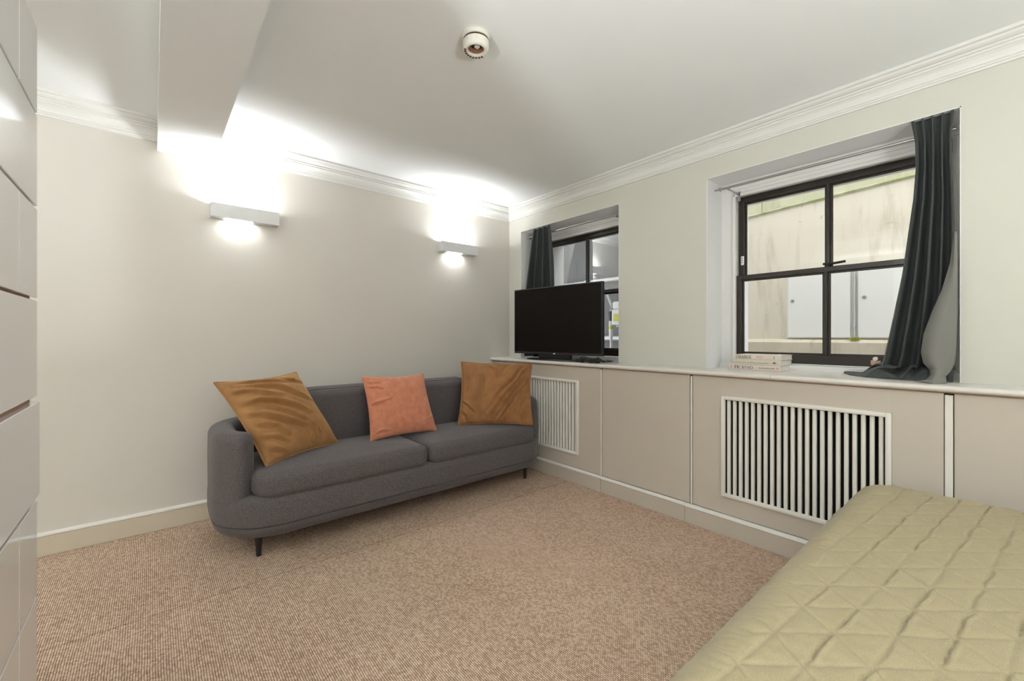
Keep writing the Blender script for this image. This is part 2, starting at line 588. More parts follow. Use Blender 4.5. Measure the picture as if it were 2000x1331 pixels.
# ================================================================== WINDOWS
def window(n, y0, y1, glass):
    """sash window: white box frame, two dark sashes of two panes"""
    e = thing('window_%d' % n, 'dark-framed sash window in white box frame', None, (XF, (y0 + y1) / 2, ZC), kind='structure')
    fy0, fy1 = y0 + .048, y1 - .080            # sash outer edges
    top, bot = 2.094, 0.985
    gg = G()
    gg.box(XF, XM, y0, fy0 + .004, ZC, OPZ)
    gg.box(XF, XM, fy1 - .004, y1, ZC, OPZ)
    gg.box(XF, XM, fy0, fy1, top - .004, OPZ)
    obj('frame', gg, 'wframe', e)
    # moulded staff bead round the sashes
    for a, b in ((fy0 - .004, fy0 + .016), (fy1 - .016, fy1 + .004)):
        obj('staff_bead', G().box(XF - .012, XF + .014, a, b, bot - .005, top, .004, 2), 'wframe', e)
    obj('staff_bead', G().box(XF - .012, XF + .014, fy0, fy1, top - .016, top + .006, .004, 2), 'wframe', e)
    obj('architrave', G().box(XF - .006, XF + .002, y0, y1, top + .03, OPZ - .002, .002), 'wframe', e)
    obj('sill_board', G().box(XF - .03, XM + .1, y0, y1, ZC - .01, bot - .006, .006, 2), 'wframe', e)
    st, mt = .036, .020
    ym = (fy0 + fy1) / 2

    def sash(x0, x1, z0, z1, rb, rt):
        s = obj('sash', G().box(x0, x1, fy0 + .008, fy0 + .008 + st, z0, z1, .003)
                .box(x0, x1, fy1 - .008 - st, fy1 - .008, z0, z1, .003)
                .box(x0, x1, fy0 + .008 + st - .003, fy1 - .008 - st + .003, z0, z0 + rb, .003)
                .box(x0, x1, fy0 + .008 + st - .003, fy1 - .008 - st + .003, z1 - rt, z1, .003), 'sash', e)
        obj('glazing_bar', G().box(x0 + .004, x1, ym - mt / 2, ym + mt / 2, z0 + rb - .004, z1 - rt + .004, .004), 'sash', s)
        xg = x0 + .024
        ch = .010
        for a, b in ((fy0 + .008 + st, ym - mt / 2), (ym + mt / 2, fy1 - .008 - st)):
            q = G()      # bevelled glazing rebate
            for (ya_, yb_, za, zb) in ((a - .002, a + ch, z0 + rb, z1 - rt), (b - ch, b + .002, z0 + rb, z1 - rt)):
                q.box(xg - .006, xg + .006, ya_, yb_, za, zb, .003)
            for (za, zb) in ((z0 + rb - .002, z0 + rb + ch), (z1 - rt - ch, z1 - rt + .002)):
                q.box(xg - .006, xg + .006, a + ch - .002, b - ch + .002, za, zb, .003)
            obj('glazing_bead', q, 'sash', s)
            obj('pane', G().box(xg - .001, xg + .001, a - .003, b + .003, z0 + rb - .003, z1 - rt + .003), glass, s)
        return s
    up = sash(3.026, 3.064, 1.524, top - .006, .030, .040)
    lo = sash(2.978, 3.018, bot, 1.556, .056, .030)
    # fastener, pads, lifts
    if n == 2:
        q = G().tube([(2.998, .70, 1.558), (2.998, .70, 1.575)], .010, 10)
        q.tube([(2.990, .715, 1.574), (2.99, .66, 1.573), (2.992, .61, 1.578)], .007, 8)
        obj('sash_fastener', q, 'leg', lo)
        pad = obj('stop_plate', G().box(3.020, 3.028, fy1 - .042, fy1 - .024, 1.63, 1.69, .002), 'knob', up)
        for z in (1.648, 1.662, 1.676):
            obj('screw', G().tube([(3.0185, fy1 - .033, z), (3.021, fy1 - .033, z)], .0035, 8), 'det_dark', pad)
        for yy in (.935, .475):
            l = obj('sash_lift', G().box(2.966, 2.979, yy - .022, yy + .022, .995, 1.022, .003), 'brass', lo)
            obj('knob', G().tube([(2.975, yy, 1.030), (2.956, yy, 1.030)], .011, 12), 'knob', l)
            obj('knob', G().tube([(2.9665, yy - .010, 1.006), (2.962, yy - .010, 1.006)], .003, 8), 'knob', l)
    return e


window(1, *WIN[1], 'glass1')
window(2, *WIN[2], 'glass2')

# ================================================================== OUTSIDE (light well)
XV = 4.30
o = struct('floor_lightwell', G().box(XO, 6.5, -3.5, 6.0, -.2, -.02), 'ground')
def cz(y):
    return 2.345 - .056 * (y - .457)


def sloped(g, prof, ya_, yb_):
    """profile in (x, height above the coping line), following the slope of the coping"""
    return g.loft([[(x, y, cz(y) + z) for x, z in prof] for y in (ya_, yb_)])


g = G().loft([[(XV, y, 1.12), (XV, y, cz(y)), (XV + .3, y, cz(y)), (XV + .3, y, 1.12)] for y in (-3.5, 2.35)])
rw = tag(obj('light_well_wall', g, 'out_wall'), 'weathered cream rendered wall across the light well', 'wall')
o = obj('plinth', G().box(XV - .07, XV + .3, -3.5, 2.35, -.05, 1.085).prism([(XV - .07, 1.085), (XV - .07, 1.10), (XV - .03, 1.125), (XV + .02, 1.135), (XV + .02, 1.085)], 'y', -3.5, 2.35), 'out_low', rw)
o = obj('coping', sloped(G(), [(XV - .012, -.012), (XV - .018, 0), (XV - .012, .010), (XV + .10, .02), (XV + .36, .03), (XV + .36, -.012)], -3.5, 2.35), 'out_ledge', rw)
g = G()
for a, b in ((-3.5, .20), (.205, .30), (.305, 1.55), (1.555, 2.35)):
    g.box(XV + .16, XV + .5, a, b, 1.5, 3.1)
uw = tag(obj('pavement_wall', g, 'out_low2'), 'greenish upper wall set back behind the coping', 'wall')
obj('drain_pipe', G().tube([(XV + .13, .24, 2.40), (XV + .13, .24, 3.08)], .028, 12), 'pipe', uw)
# two white cupboard doors with a conduit between them
for i, (a, b, lab) in enumerate(((.839, 1.275, 'white meter cupboard door left of the conduit'), (.355, .791, 'white meter cupboard door beside the curtain'))):
    d = thing('meter_cupboard', lab, 'cupboard', (XV - .02, (a + b) / 2, 1.14), 'white meter cupboards across the light well')
    obj('frame', G().box(XV - .012, XV + .02, a - .012, b + .012, 1.136, 1.70), 'out_door', d)
    dr = obj('door', G().box(XV - .034, XV - .012, a, b, 1.142, 1.69, .004), 'out_door', d)
    yk = b - .035 if i == 0 else b - .04
    obj('lock', G().tube([(XV - .034, yk, 1.46), (XV - .042, yk, 1.46)], .014, 16), 'steel', dr)
    obj('keyhole', G().tube([(XV - .040, yk, 1.46), (XV - .0435, yk, 1.46)], .006, 10), 'inkgrey', dr)
cd = tag(obj('conduit', G().tube([(XV - .03, .815, 1.15), (XV - .03, .815, 1.72)], .0075, 10).box(XV - .045, XV - .0125, .808, .822, 1.21, 1.245, .003), 'pipe'), 'thin grey conduit between the white cupboard doors', 'pipe')
g = G()
for i in range(16):
    a = random.uniform(0, 2 * PI)
    l = random.uniform(.02, .045)
    c = Vector((XV - .045 + random.uniform(-.01, .01), .81 + random.uniform(-.03, .03), 1.118))
    tip = c + Vector((math.cos(a) * .015 - .01, math.sin(a) * l * .8, l * .7))
    sd = Vector((0.003, .006, .0))
    g.add([c - sd, c + sd, (c + tip) / 2 + sd * 1.6 + Vector((0, 0, .006)), tip, (c + tip) / 2 - sd * 1.6 + Vector((0, 0, .006))], [(0, 1, 2, 3, 4)])
o = obj('weed', g, 'weed')
tag(o, 'small yellow-green weed on the ledge below the conduit', 'plant')
# covered vault outside the television window
g = G()
g.box(XV + .1, XV + .4, 2.35, 5.6, -.05, 3.4)
tag(obj('vault_wall', g, 'out_grey'), 'grey blockwork wall outside the television window', 'wall')
tag(obj('vault_end_wall', G().box(XO, XV + .4, 4.7, 4.95, -.05, 3.4), 'out_grey'), 'grey end wall closing the covered vault', 'wall')
tag(obj('vault_dimming_roof', G().box(XO + .02, XV + .4, 2.55, 4.95, 2.95, 3.2), 'out_grey'), 'unseen slab roof over the vault, placed to keep it dim', 'roof')  # slab out of sight, its reach set to keep the vault dim
tag(obj('vault_pipe', G().tube([(XV + .03, 2.6, 1.86), (XV + .03, 3.35, 1.86)], .026, 12).tube([(XV + .03, 3.35, 1.86), (XV + .03, 4.6, 1.84)], .026, 12)
        .tube([(XV + .03, 3.52, 1.857), (XV + .03, 3.62, 1.857)], .036, 12), 'pipe'), 'horizontal grey pipe on the blockwork wall', 'pipe')
tag(obj('low_pipe', G().tube([(XV + .05, 2.6, 1.13), (XV + .05, 4.6, 1.13)], .03, 12), 'pipe'), 'lower grey pipe beneath the gas meter', 'pipe')
XG = 4.16
mt = thing('gas_meter', 'white gas meter with yellow label outside the window', 'meter', (XG, 2.93, 1.28))
obj('casing', G().box(XG - .09, XG + .08, 2.84, 3.015, 1.285, 1.465, .012, 2).tube([(XG - .02, 2.975, 1.29), (XG - .02, 2.975, 1.262)], .018, 10), 'meter', mt, smooth=40)
obj('index_label', G().box(XG - .093, XG - .089, 2.85, 2.985, 1.328, 1.412), 'yellow', mt)
obj('union', G().box(XG - .05, XG + .05, 2.86, 3.035, 1.47, 1.56, .02, 2), 'meter', mt, smooth=40)
obj('pipe', G().tube([(XG, 2.94, 1.55), (XG, 2.94, 1.75), (XG + .04, 2.94, 1.79), (XV + .02, 2.94, 1.798)], .026, 10), 'tv', mt)
rg = thing('gas_regulator', 'upright gas regulator with grey hose beside the meter', 'regulator', (XG, 3.09, 0))
obj('body', G().tube([(XG, 3.085, 1.15), (XG, 3.085, 1.335)], .026, 12), 'meter', rg)
obj('band', G().tube([(XG, 3.085, 1.235), (XG, 3.085, 1.275)], .0275, 12), 'yellow', rg)
obj('valve', G().tube([(XG, 3.085, 1.335), (XG, 3.085, 1.45)], .03, 10, radii=[.02, .034]), 'tv', rg)
obj('hose', G().tube([(XG, 3.085, 1.45), (XG, 3.085, 1.53), (XG, 3.105, 1.58), (XG, 3.135, 1.64), (XG, 3.14, 1.72)], .017, 10), 'pipe', rg)
obj('riser', G().tube([(XG, 3.085, -.02), (XG, 3.085, 1.16)], .016, 10), 'pipe', rg)


# ================================================================== CUPBOARDS UNDER THE WINDOWS
def slat_mesh(h):
    g = G()
    wd, dp = .0170, .016
    prof = []
    for k in range(7):
        a = PI * k / 6
        prof.append((-dp / 2 - .006 * math.sin(a), -wd / 2 * math.cos(a)))
    prof += [(dp / 2, wd / 2), (dp / 2, -wd / 2)]
    g.prism(prof, 'z', 0, h)
    return g


def cupboard(label, y0, y1, grille=None, px=XC, bottom=.117, top=.912, strip=None):
    e = thing('radiator_cover' if grille else 'cupboard_front', label, 'radiator cover' if grille else 'cupboard', (px, (y0 + y1) / 2, bottom),
              'boxed-in cupboards below the windows')
    t = .018
    if not grille:
        obj('panel', G().box(px, px + t, y0 + .0025, y1 - .0025, bottom + .002, top, .002), 'trim', e)
    else:
        a, b, z0, z1 = grille
        g = G()
        g.box(px, px + t, y0 + .0025, a, bottom + .002, top, .0015)
        g.box(px, px + t, b, y1 - .0025, bottom + .002, top, .0015)
        g.box(px + .0003, px + t, a - .002, b + .002, bottom + .0025, z0, 0)
        g.box(px + .0003, px + t, a - .002, b + .002, z1, top - .0005, 0)
        obj('panel', g, 'trim', e)
        # rounded moulding round the opening
        m = .022
        fr = G()
        for (ya_, yb_, za, zb) in ((a, a + m, z0, z1), (b - m, b, z0, z1), (a + m - .004, b - m + .004, z0, z0 + m), (a + m - .004, b - m + .004, z1 - m, z1)):
            fr.box(px - .012, px + .012, ya_, yb_, za, zb, .006, 2)
        obj('grille_frame', fr, 'slat', e, smooth=40)
        inner = (a + m, b - m)
        n = 22
        pitch = (inner[1] - inner[0]) / n
        s0 = obj('slat', slat_mesh(z1 - z0 - 2 * m + .01), 'slat', None, smooth=40)
        for k in range(n):
            s = s0 if k == 0 else s0.copy()
            if k:
                COL.objects.link(s)
                s.parent = None
            s.location = (px + .012, inner[0] + (k + .5) * pitch, z0 + m - .005)
            put(s, e)
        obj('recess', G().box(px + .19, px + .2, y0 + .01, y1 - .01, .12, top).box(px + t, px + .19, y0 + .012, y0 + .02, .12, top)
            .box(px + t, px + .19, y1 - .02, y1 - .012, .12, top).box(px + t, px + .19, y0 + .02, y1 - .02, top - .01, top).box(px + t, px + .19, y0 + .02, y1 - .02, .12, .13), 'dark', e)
    if strip:
        obj('cover_strip', G().box(px - .002, px + t, strip[0], strip[1], bottom + .002, top - .006, .0015), 'slat', e)
    return e


cA = cupboard('narrow beige filler panel against the sofa wall', 3.096, Y0 - .002)
cupboard('beige radiator cover with slatted grille behind the sofa', 1.974, 3.093, grille=(2.184, 2.935, .222, .808), strip=(1.9640, 1.9745))
cC = cupboard('plain beige cupboard front between the two slatted grilles', 1.288, 1.960)
cupboard('beige radiator cover with large slatted grille beside the bed', .183, 1.273, grille=(.350, 1.099, .220, .806), strip=(1.2745, 1.2850))
cupboard('plain beige cupboard front at the right beside the bed', -0.70, .158)
g = G().box(XC + .002, XC + .018, YR, -.703, .117, .915)
tag(obj('cupboard_front', g, 'trim'), 'plain beige cupboard front behind the bed', 'cupboard', 'boxed-in cupboards below the windows')
po = thing('corner_post', 'narrow upright strip between grille panel and right cupboard', 'post', (XC, .17, .117))
obj('strip', G().box(XC - .004, XC + .02, .1585, .1830, .119, .905, .0015), 'slat', po)
obj('backing', G().box(XC + .015, XC + .022, .150, .190, .119, .915), 'dark', po)
for yy, owner in ((1.9632, cC), (1.2857, cC), (3.0945, cA)):
    obj('joint_strip', G().box(XC + .012, XC + .020, yy - .004, yy + .004, .117, .911), 'dark', owner)


def top_prof(x1):
    r = .013
    z0, z1 = ZC - .027, ZC
    pr = [(x1, z0), (XC - .012, z0)]
    for k in range(7):
        a = -PI / 2 - PI * k / 6
        pr.append((XC - .014 + r * math.cos(a), (z0 + z1) / 2 + r * math.sin(a)))
    pr += [(XC - .010, z1), (x1, z1)]
    return pr


wt = thing('worktop', 'long pale painted worktop running below both windows', 'worktop', (XC, 1.2, ZC - .03))
for a, b in ((0.835, Y0 - .001), (-.55, .833), (YR + .001, -.552)):
    obj('board', G().prism(top_prof(XW + .02), 'y', a, b), 'worktop', wt, smooth=40)
    # apron strip below the nosing
obj('apron', G().box(XC - .002, XC + .012, YR, Y0, .913, .919), 'gap', wt)
for (a, b) in WIN.values():
    obj('window_board', G().box(XW + .019, XF - .001, a + .004, b - .004, ZC - .027, ZC - .0005), 'worktop', wt)


# ================================================================== SOFA
SX0, SX1, SYF, SYB = .235, 2.495, 2.432, 3.19
RF, RB = .30, .28


def outline(ins=0.0, n=12):
    """counter-clockwise from the front right end of the straight front; returns points with outward normals"""
    x0, x1, y0, y1 = SX0, SX1, SYF, SYB
    pts = []
    for (cx, cy, r, a0) in ((x1 - RF, y0 + RF, RF, -PI / 2), (x1 - RB, y1 - RB, RB, 0), (x0 + RB, y1 - RB, RB, PI / 2), (x0 + RF, y0 + RF, RF, PI)):
        for k in range(n + 1):
            a = a0 + PI / 2 * k / n
            nx, ny = math.cos(a), math.sin(a)
            pts.append((cx + nx * (r - ins), cy + ny * (r - ins), nx, ny))
    return pts


sofa = thing('sofa', 'grey fabric two-cushion sofa with curved wraparound arms and black legs', 'sofa', (1.365, 2.8, 0))
rings = []
for z, ins in ((.110, .085), (.112, .05), (.124, .024), (.150, .006), (.176, .001), (.1785, .010), (.1815, .010), (.184, .0), (.21, -.003), (.28, -.003), (.312, .000), (.326, .012), (.331, .04)):
    rings.append([(p[0], p[1], z) for p in outline(ins)])
obj('base', G().loft(rings), 'sofa', sofa, smooth=50)

# wraparound arm and back shell
TH = .125


def shell_path():
    pts = []
    full = []
    x0, x1, y0, y1 = SX0, SX1, SYF, SYB

    def arc(cx, cy, r, a0, a1, n):
        return [(cx + r * math.cos(a0 + (a1 - a0) * k / n), cy + r * math.sin(a0 + (a1 - a0) * k / n), math.cos(a0 + (a1 - a0) * k / n), math.sin(a0 + (a1 - a0) * k / n)) for k in range(n + 1)]
    full += arc(x1 - RF, y0 + RF, RF, math.radians(-50), 0, 12)
    full += [(x1, y0 + RF + (y1 - RB - y0 - RF) * k / 4, 1, 0) for k in range(1, 4)]
    full += arc(x1 - RB, y1 - RB, RB, 0, PI / 2, 14)
    n = 24
    full += [(x1 - RB + (x0 + RB - x1 + RB) * k / n, y1, 0, 1) for k in range(1, n)]
    full += arc(x0 + RB, y1 - RB, RB, PI / 2, PI, 14)
    full += [(x0, y1 - RB + (y0 + RF - y1 + RB) * k / 4, -1, 0) for k in range(1, 4)]
    full += arc(x0 + RF, y0 + RF, RF, PI, PI + math.radians(50), 12)
    return full


path = shell_path()
cum = [0]
for a, b in zip(path, path[1:]):
    cum.append(cum[-1] + math.hypot(b[0] - a[0], b[1] - a[1]))
L = cum[-1]
# denser, rounded ends
stations = []
for i, p in enumerate(path):
    stations.append((cum[i], p))


def at_s(s):
    for i in range(len(cum) - 1):
        if cum[i + 1] >= s:
            t = (s - cum[i]) / max(1e-9, cum[i + 1] - cum[i])
            a, b = path[i], path[i + 1]
            v = [a[k] + (b[k] - a[k]) * t for k in range(4)]
            l = math.hypot(v[2], v[3])
            return v[0], v[1], v[2] / l, v[3] / l
    return path[-1]


RE = .055
ss = [RE * (1 - math.cos(PI / 2 * k / 6)) for k in range(7)]
ss = ss + [c for c in cum if RE + .004 < c < L - RE - .004] + [L - s for s in reversed(ss)]
rings = []
for s in ss:
    x, y, nx, ny = at_s(s)
    e = min(s, L - s)
    q = 1.0 if e >= RE else math.sqrt(max(0.0, 1 - (1 - e / RE) ** 2))
    dx = max(0.0, min(1.0, (min(x - SX0, SX1 - x) - .22) / .26))
    back = sm(0, 1, dx) if y > 2.95 else 0
    h = .652 + .150 * back
    h -= .05 * (1 - q)
    tk = TH + .02 * back
    hw = tk / 2 * (.35 + .65 * q)
    ctr = -TH / 2 - (tk - TH) / 2
    rt = min(hw * .85, .05)
    ring = []
    zb = .25
    prof = [(-hw, zb), (-hw - .010 * back, .5), (-hw, h - rt)]
    for k in range(1, 6):
        a = PI - PI / 2 * k / 6
        prof.append((-hw + rt + rt * math.cos(a), h - rt + rt * math.sin(a)))
    prof.append((-hw + rt, h))
    prof.append((0, h + .004))
    prof.append((hw - rt, h))
    for k in range(1, 6):
        a = PI / 2 - PI / 2 * k / 6
        prof.append((hw - rt + rt * math.cos(a), h - rt + rt * math.sin(a)))
    prof += [(hw, h - rt), (hw + .002, .5), (hw, zb)]
    for n_, z in prof:
        o_ = ctr + n_ + (.003 if False else 0)
        ring.append((x + nx * o_, y + ny * o_, z))
    rings.append(ring)
obj('arm_and_back_shell', G().loft(rings), 'sofa', sofa, smooth=60)


def puffy(x0, x1, y0, y1, z0, z1, rc, rz, crown=.012, n=6, rcs=None):
    """soft cushion: rounded outline lofted with rounded edges and a crown"""
    rcs = rcs or (rc,) * 4

    def ol(ins, z, k=0):
        pts = []
        for (cx, cy, sx, sy, a0, r) in ((x1, y0, -1, 1, -PI / 2, rcs[0]), (x1, y1, -1, -1, 0, rcs[1]), (x0, y1, 1, -1, PI / 2, rcs[2]), (x0, y0, 1, 1, PI, rcs[3])):
            for j in range(n + 1):
                a = a0 + PI / 2 * j / n
                rr = max(r - ins, .002)
                c = max(r, ins + .002)
                pts.append((cx + sx * c + rr * math.cos(a), cy + sy * c + rr * math.sin(a), z))
        return pts
    rings = []
    m = 6
    for k in range(m + 1):
        a = PI / 2 * k / m
        rings.append(ol(rz * (1 - math.sin(a)), z0 + rz * (1 - math.cos(a))))
    for k in range(m + 1):
        a = PI / 2 * k / m
        rings.append(ol(rz * (1 - math.cos(a)), z1 - rz + rz * math.sin(a)))
    for k in range(1, 5):
        ins = rz + (min(x1 - x0, y1 - y0) / 2 - rz - .02) * k / 4
        rings.append(ol(ins, z1 + crown * math.sin(PI / 2 * k / 4)))
    return G().loft(rings)


for i, (a, b, rc) in enumerate(((.388, 1.358, (.05, .04, .06, .13)), (1.372, 2.342, (.13, .06, .04, .05)))):
    c = obj('seat_cushion', puffy(a, b, 2.418, 3.0, .318, .452, .06, .045, .014, rcs=rc), 'sofa', sofa, smooth=70)
    ch = [(a + .10, 2.4245, .408), ((a + b) / 2, 2.4195, .409), (b - .10, 2.4245, .408)]
    obj('stitching', G().tube(ch, .0016, 6), 'sofa', c)
for a, b in ((.50, 1.360), (1.370, 2.23)):
    obj('back_cushion', puffy(a, b, 2.955, 3.085, .40, .795, .05, .05, .004), 'sofa', sofa, smooth=70)
for (x, y) in ((.424, 2.556), (2.306, 2.556), (.44, 3.06), (2.29, 3.06)):
    lg = obj('leg', G().tube([(x, y, 0), (x, y, .04), (x, y, .125)], .012, 12, radii=[.0125, .014, .021]), 'leg', sofa, smooth=50)


# ================================================================== CUSHIONS
def pillow(name, label, corners, mat, thick, wr, seed, pinch=.035, pipe=True, back=None):
    TL, TR, BR, BL = [Vector(c) for c in corners]
    nrm = ((TR - TL) + (BR - BL)).cross((BL - TL) + (BR - TR)).normalized()
    ctr = (TL + TR + BR + BL) / 4
    if nrm.dot(Vector((0, 0, CAM_H)) - ctr) < 0:
        nrm = -nrm
    n = 84
    rnd = random.Random(seed)

    def P(s, t, side):
        # pull the middles of the edges in
        u, v = 2 * s - 1, 2 * t - 1
        ps = s + pinch * -u * (1 - v * v) * abs(u) * 1.0
        pt = t + pinch * -v * (1 - u * u) * abs(v) * 1.0
        p = TL.lerp(TR, ps).lerp(BL.lerp(BR, ps), pt)
        e = max(0.0, (1 - abs(u) ** 2.6) * (1 - abs(v) ** 2.6))
        d = thick * .5 * e ** .55
        if side > 0:
            d += wr(s, t, rnd) * min(1.0, e * 5)
        else:
            d *= .75
        return p + nrm * d * side
    g = G()
    for side in (1, -1):
        vs = [P(i / n, j / n, side) for j in range(n + 1) for i in range(n + 1)]
        fs = [(j * (n + 1) + i, j * (n + 1) + i + 1, (j + 1) * (n + 1) + i + 1, (j + 1) * (n + 1) + i) for j in range(n) for i in range(n)]
        g.add(vs, fs)
    base = Vector((ctr.x, ctr.y, min(c.z for c in (TL, TR, BR, BL))))
    e = thing(name, label, 'cushion', base, 'scatter cushions on the sofa')
    obj('cover', g, mat, e, smooth=80, weld=True)
    if pipe:
        loop = []
        for k in range(n + 1):
            loop.append(P(k / n, 0, 1))
        for k in range(1, n + 1):
            loop.append(P(1, k / n, 1))
        for k in range(1, n + 1):
            loop.append(P(1 - k / n, 1, 1))
        for k in range(1, n):
            loop.append(P(0, 1 - k / n, 1))
        loop.append(loop[0])
        obj('piping', G().tube(loop, .0055, 7, cap=False), mat, e, smooth=80)
    return e


def ns(x, y, z=0):
    return noise.noise(Vector((x, y, z)))


def fold_sum(folds, s, t):
    """sum of long creases; each fold is (amplitude, width, polyline in s,t)"""
    h = 0.0
    for amp, wd, pts in folds:
        best = None
        L_ = len(pts) - 1
        for k in range(L_):
            (x0, y0), (x1, y1) = pts[k], pts[k + 1]
            dx, dy = x1 - x0, y1 - y0
            l2 = dx * dx + dy * dy
            u = ((s - x0) * dx + (t - y0) * dy) / l2
            uc = max(0.0, min(1.0, u))
            ex, ey = s - x0 - dx * uc, t - y0 - dy * uc
            d2 = ex * ex + ey * ey
            sg = 1 if dx * ey - dy * ex > 0 else -1
            if best is None or d2 < best[0]:
                best = (d2, sg * math.sqrt(d2), (k + uc) / L_)
        d, q = best[1], best[2]
        if abs(d) > wd * 5:
            continue
        tp = math.sin(PI * (.08 + .84 * q)) ** .8
        h += 1.45 * amp * tp * (math.exp(-(d / wd) ** 2) - .85 * math.exp(-((d - 1.7 * wd) / (1.1 * wd)) ** 2))
    return h


F_LEFT = [(.013, .026, [(.086, .03), (.26, .035), (.44, .063), (.79, .12)]),
          (.016, .026, [(.10, .079), (.327, .13), (.474, .151), (.654, .29), (.828, .398)]),
          (.015, .024, [(.03, .15), (.13, .150), (.232, .179), (.338, .246), (.48, .30)]),
          (.017, .028, [(.03, .30), (.20, .30), (.36, .36), (.55, .46), (.68, .56)]),
          (.020, .026, [(.02, .424), (.12, .46), (.241, .535), (.435, .646), (.588, .719), (.70, .835)]),
          (.015, .022, [(.30, .441), (.482, .555), (.604, .680), (.72, .82)]),
          (.016, .024, [(.06, .55), (.118, .581), (.23, .638), (.30, .762)]),
          (.014, .022, [(.05, .70), (.15, .74), (.26, .84)]),
          (.014, .022, [(.06, .84), (.12, .878), (.23, .947)]),
          (.012, .016, [(.55, .76), (.60, .86), (.62, .97)]),
          (.012, .016, [(.66, .80), (.68, .88), (.67, .98)]),
          (.010, .016, [(.74, .84), (.75, .91), (.74, .98)]),
          (.009, .02, [(.60, .04), (.75, .10), (.93, .16)])]
F_RIGHT = [(.017, .024, [(.95, .05), (.88, .14), (.78, .30), (.57, .58), (.40, .86)]),
           (.018, .022, [(.97, .27), (.90, .36), (.78, .525), (.63, .76), (.53, .94)]),
           (.014, .018, [(.70, .52), (.60, .70), (.485, .91)]),
           (.013, .018, [(.80, .58), (.70, .76), (.63, .93)]),
           (.012, .018, [(.96, .50), (.86, .66), (.76, .90)]),
           (.008, .030, [(.13, .08), (.135, .3), (.12, .60)]),
           (.007, .030, [(.34, .15), (.36, .40), (.31, .70)]),
           (.012, .016, [(.02, .78), (.10, .86), (.14, .97)]),
           (.010, .016, [(.03, .64), (.12, .72), (.2, .80)]),
           (.011, .02, [(.40, .02), (.47, .10), (.52, .24)]),
           (.011, .02, [(.74, .02), (.66, .10), (.60, .20)]),
           (.010, .016, [(.93, .80), (.88, .90), (.86, .98)])]
F_MID = [(.008, .022, [(.02, .46), (.12, .455), (.30, .42)]), (.007, .02, [(.02, .10), (.10, .13), (.22, .12)]), (.007, .02, [(.04, .20), (.14, .20), (.24, .24)]),
         (.007, .018, [(.98, .72), (.90, .78), (.82, .80)]), (.007, .018, [(.03, .92), (.12, .88), (.26, .90)])]


def wr_left(s, t, r):
    return fold_sum(F_LEFT, s + .012 * ns(s * 5, t * 5, 1), t + .012 * ns(s * 5, t * 5, 7)) + .005 * ns(s * 3, t * 3, 9)


def wr_mid(s, t, r):
    return fold_sum(F_MID, s, t) + .006 * ns(s * 4, t * 4, 2) + .0012 * ns(s * 30, t * 8, 6)


def wr_right(s, t, r):
    w3 = -.014 * math.exp(-((s - .56) / .10) ** 2) * math.exp(-t * 9)
    return fold_sum(F_RIGHT, s + .012 * ns(s * 5, t * 5, 3), t + .012 * ns(s * 5, t * 5, 5)) + w3 + .005 * ns(s * 3, t * 3, 9)


pillow('scatter_cushion', 'large wrinkled ochre velvet cushion against the left arm',
       ((.250, 2.757, .903), (.715, 3.030, .915), (.921, 2.834, .458), (.462, 2.574, .456)), 'velvet', .20, wr_left, 1)
pillow('scatter_cushion', 'coral crinkled cotton cushion in the middle of the sofa',
       ((1.095, 2.895, .878), (1.575, 2.905, .868), (1.585, 2.712, .462), (1.082, 2.710, .462)), 'coral', .15, wr_mid, 2, pipe=False)
pillow('scatter_cushion', 'brown velvet cushion with slumped top against the right arm',
       ((1.907, 2.886, .946), (2.365, 2.544, .931), (2.245, 2.402, .466), (1.800, 2.770, .466)), 'velvet2', .14, wr_right, 3, pinch=.03)


# ================================================================== WALL LIGHTS
def sconce(label, x0, x1):
    z0, z1, d = 1.902, 1.990, .072
    yf = Y0 - d
    e = thing('wall_light', label, 'wall light', ((x0 + x1) / 2, Y0, z0), 'plaster wall uplighters above the sofa')
    t = .006
    obj('front_plate', G().box(x0, x1, yf, yf + t, z0, z1, .0015), 'sconce', e)
    for a in (x0, x1 - t):
        obj('end_plate', G().box(a, a + t, yf + t, Y0 - .001, z0, z1), 'sconce', e)
    obj('back_plate', G().box(x0 + t, x1 - t, Y0 - .005, Y0 - .001, z0, z1), 'sconce', e)
    # lower tray: open slots either side of a ledge
    xm = (x0 + x1) / 2 - .035
    tr = obj('bottom_tray', G().box(x0 + t, xm - .075, yf + t, Y0 - .006, z0 + .006, z0 + .012).box(xm + .075, x1 - t, yf + t, Y0 - .006, z0 + .006, z0 + .012)
             .box(xm - .075, xm + .075, yf + t, yf + .030, z0 + .006, z0 + .012), 'sconce', e)
    obj('lamp_tube', G().tube([(xm - .055, yf + .040, z0 + .048), (xm + .055, yf + .040, z0 + .048)], .006, 10), 'bulb', e)
    l = bpy.data.lights.new('lamp_glow', 'AREA')
    l.shape = 'RECTANGLE'
    l.size, l.size_y = .16, .03
    l.energy = SCONCE_W
    l.color = (.92, .97, 1.0)
    lo = bpy.data.objects.new('lamp_glow', l)
    COL.objects.link(lo)
    lo.location = (xm, yf + .040, z0 + .060)
    lo.rotation_euler = (PI, 0, 0)
    put(lo, e)
    l2 = bpy.data.lights.new('lamp_glow_down', 'AREA')
    l2.shape = 'RECTANGLE'
    l2.size, l2.size_y = .12, .035
    l2.energy = SCONCE_W * .20
    l2.color = (.92, .97, 1.0)
    lo = bpy.data.objects.new('lamp_glow_down', l2)
    COL.objects.link(lo)
    lo.location = (xm, yf + .046, z0 + .036)
    put(lo, e)
    return e


sconce('white box wall light beneath the ceiling beam', .275, .655)
sconce('white box wall light nearer the window corner', 1.928, 2.312)


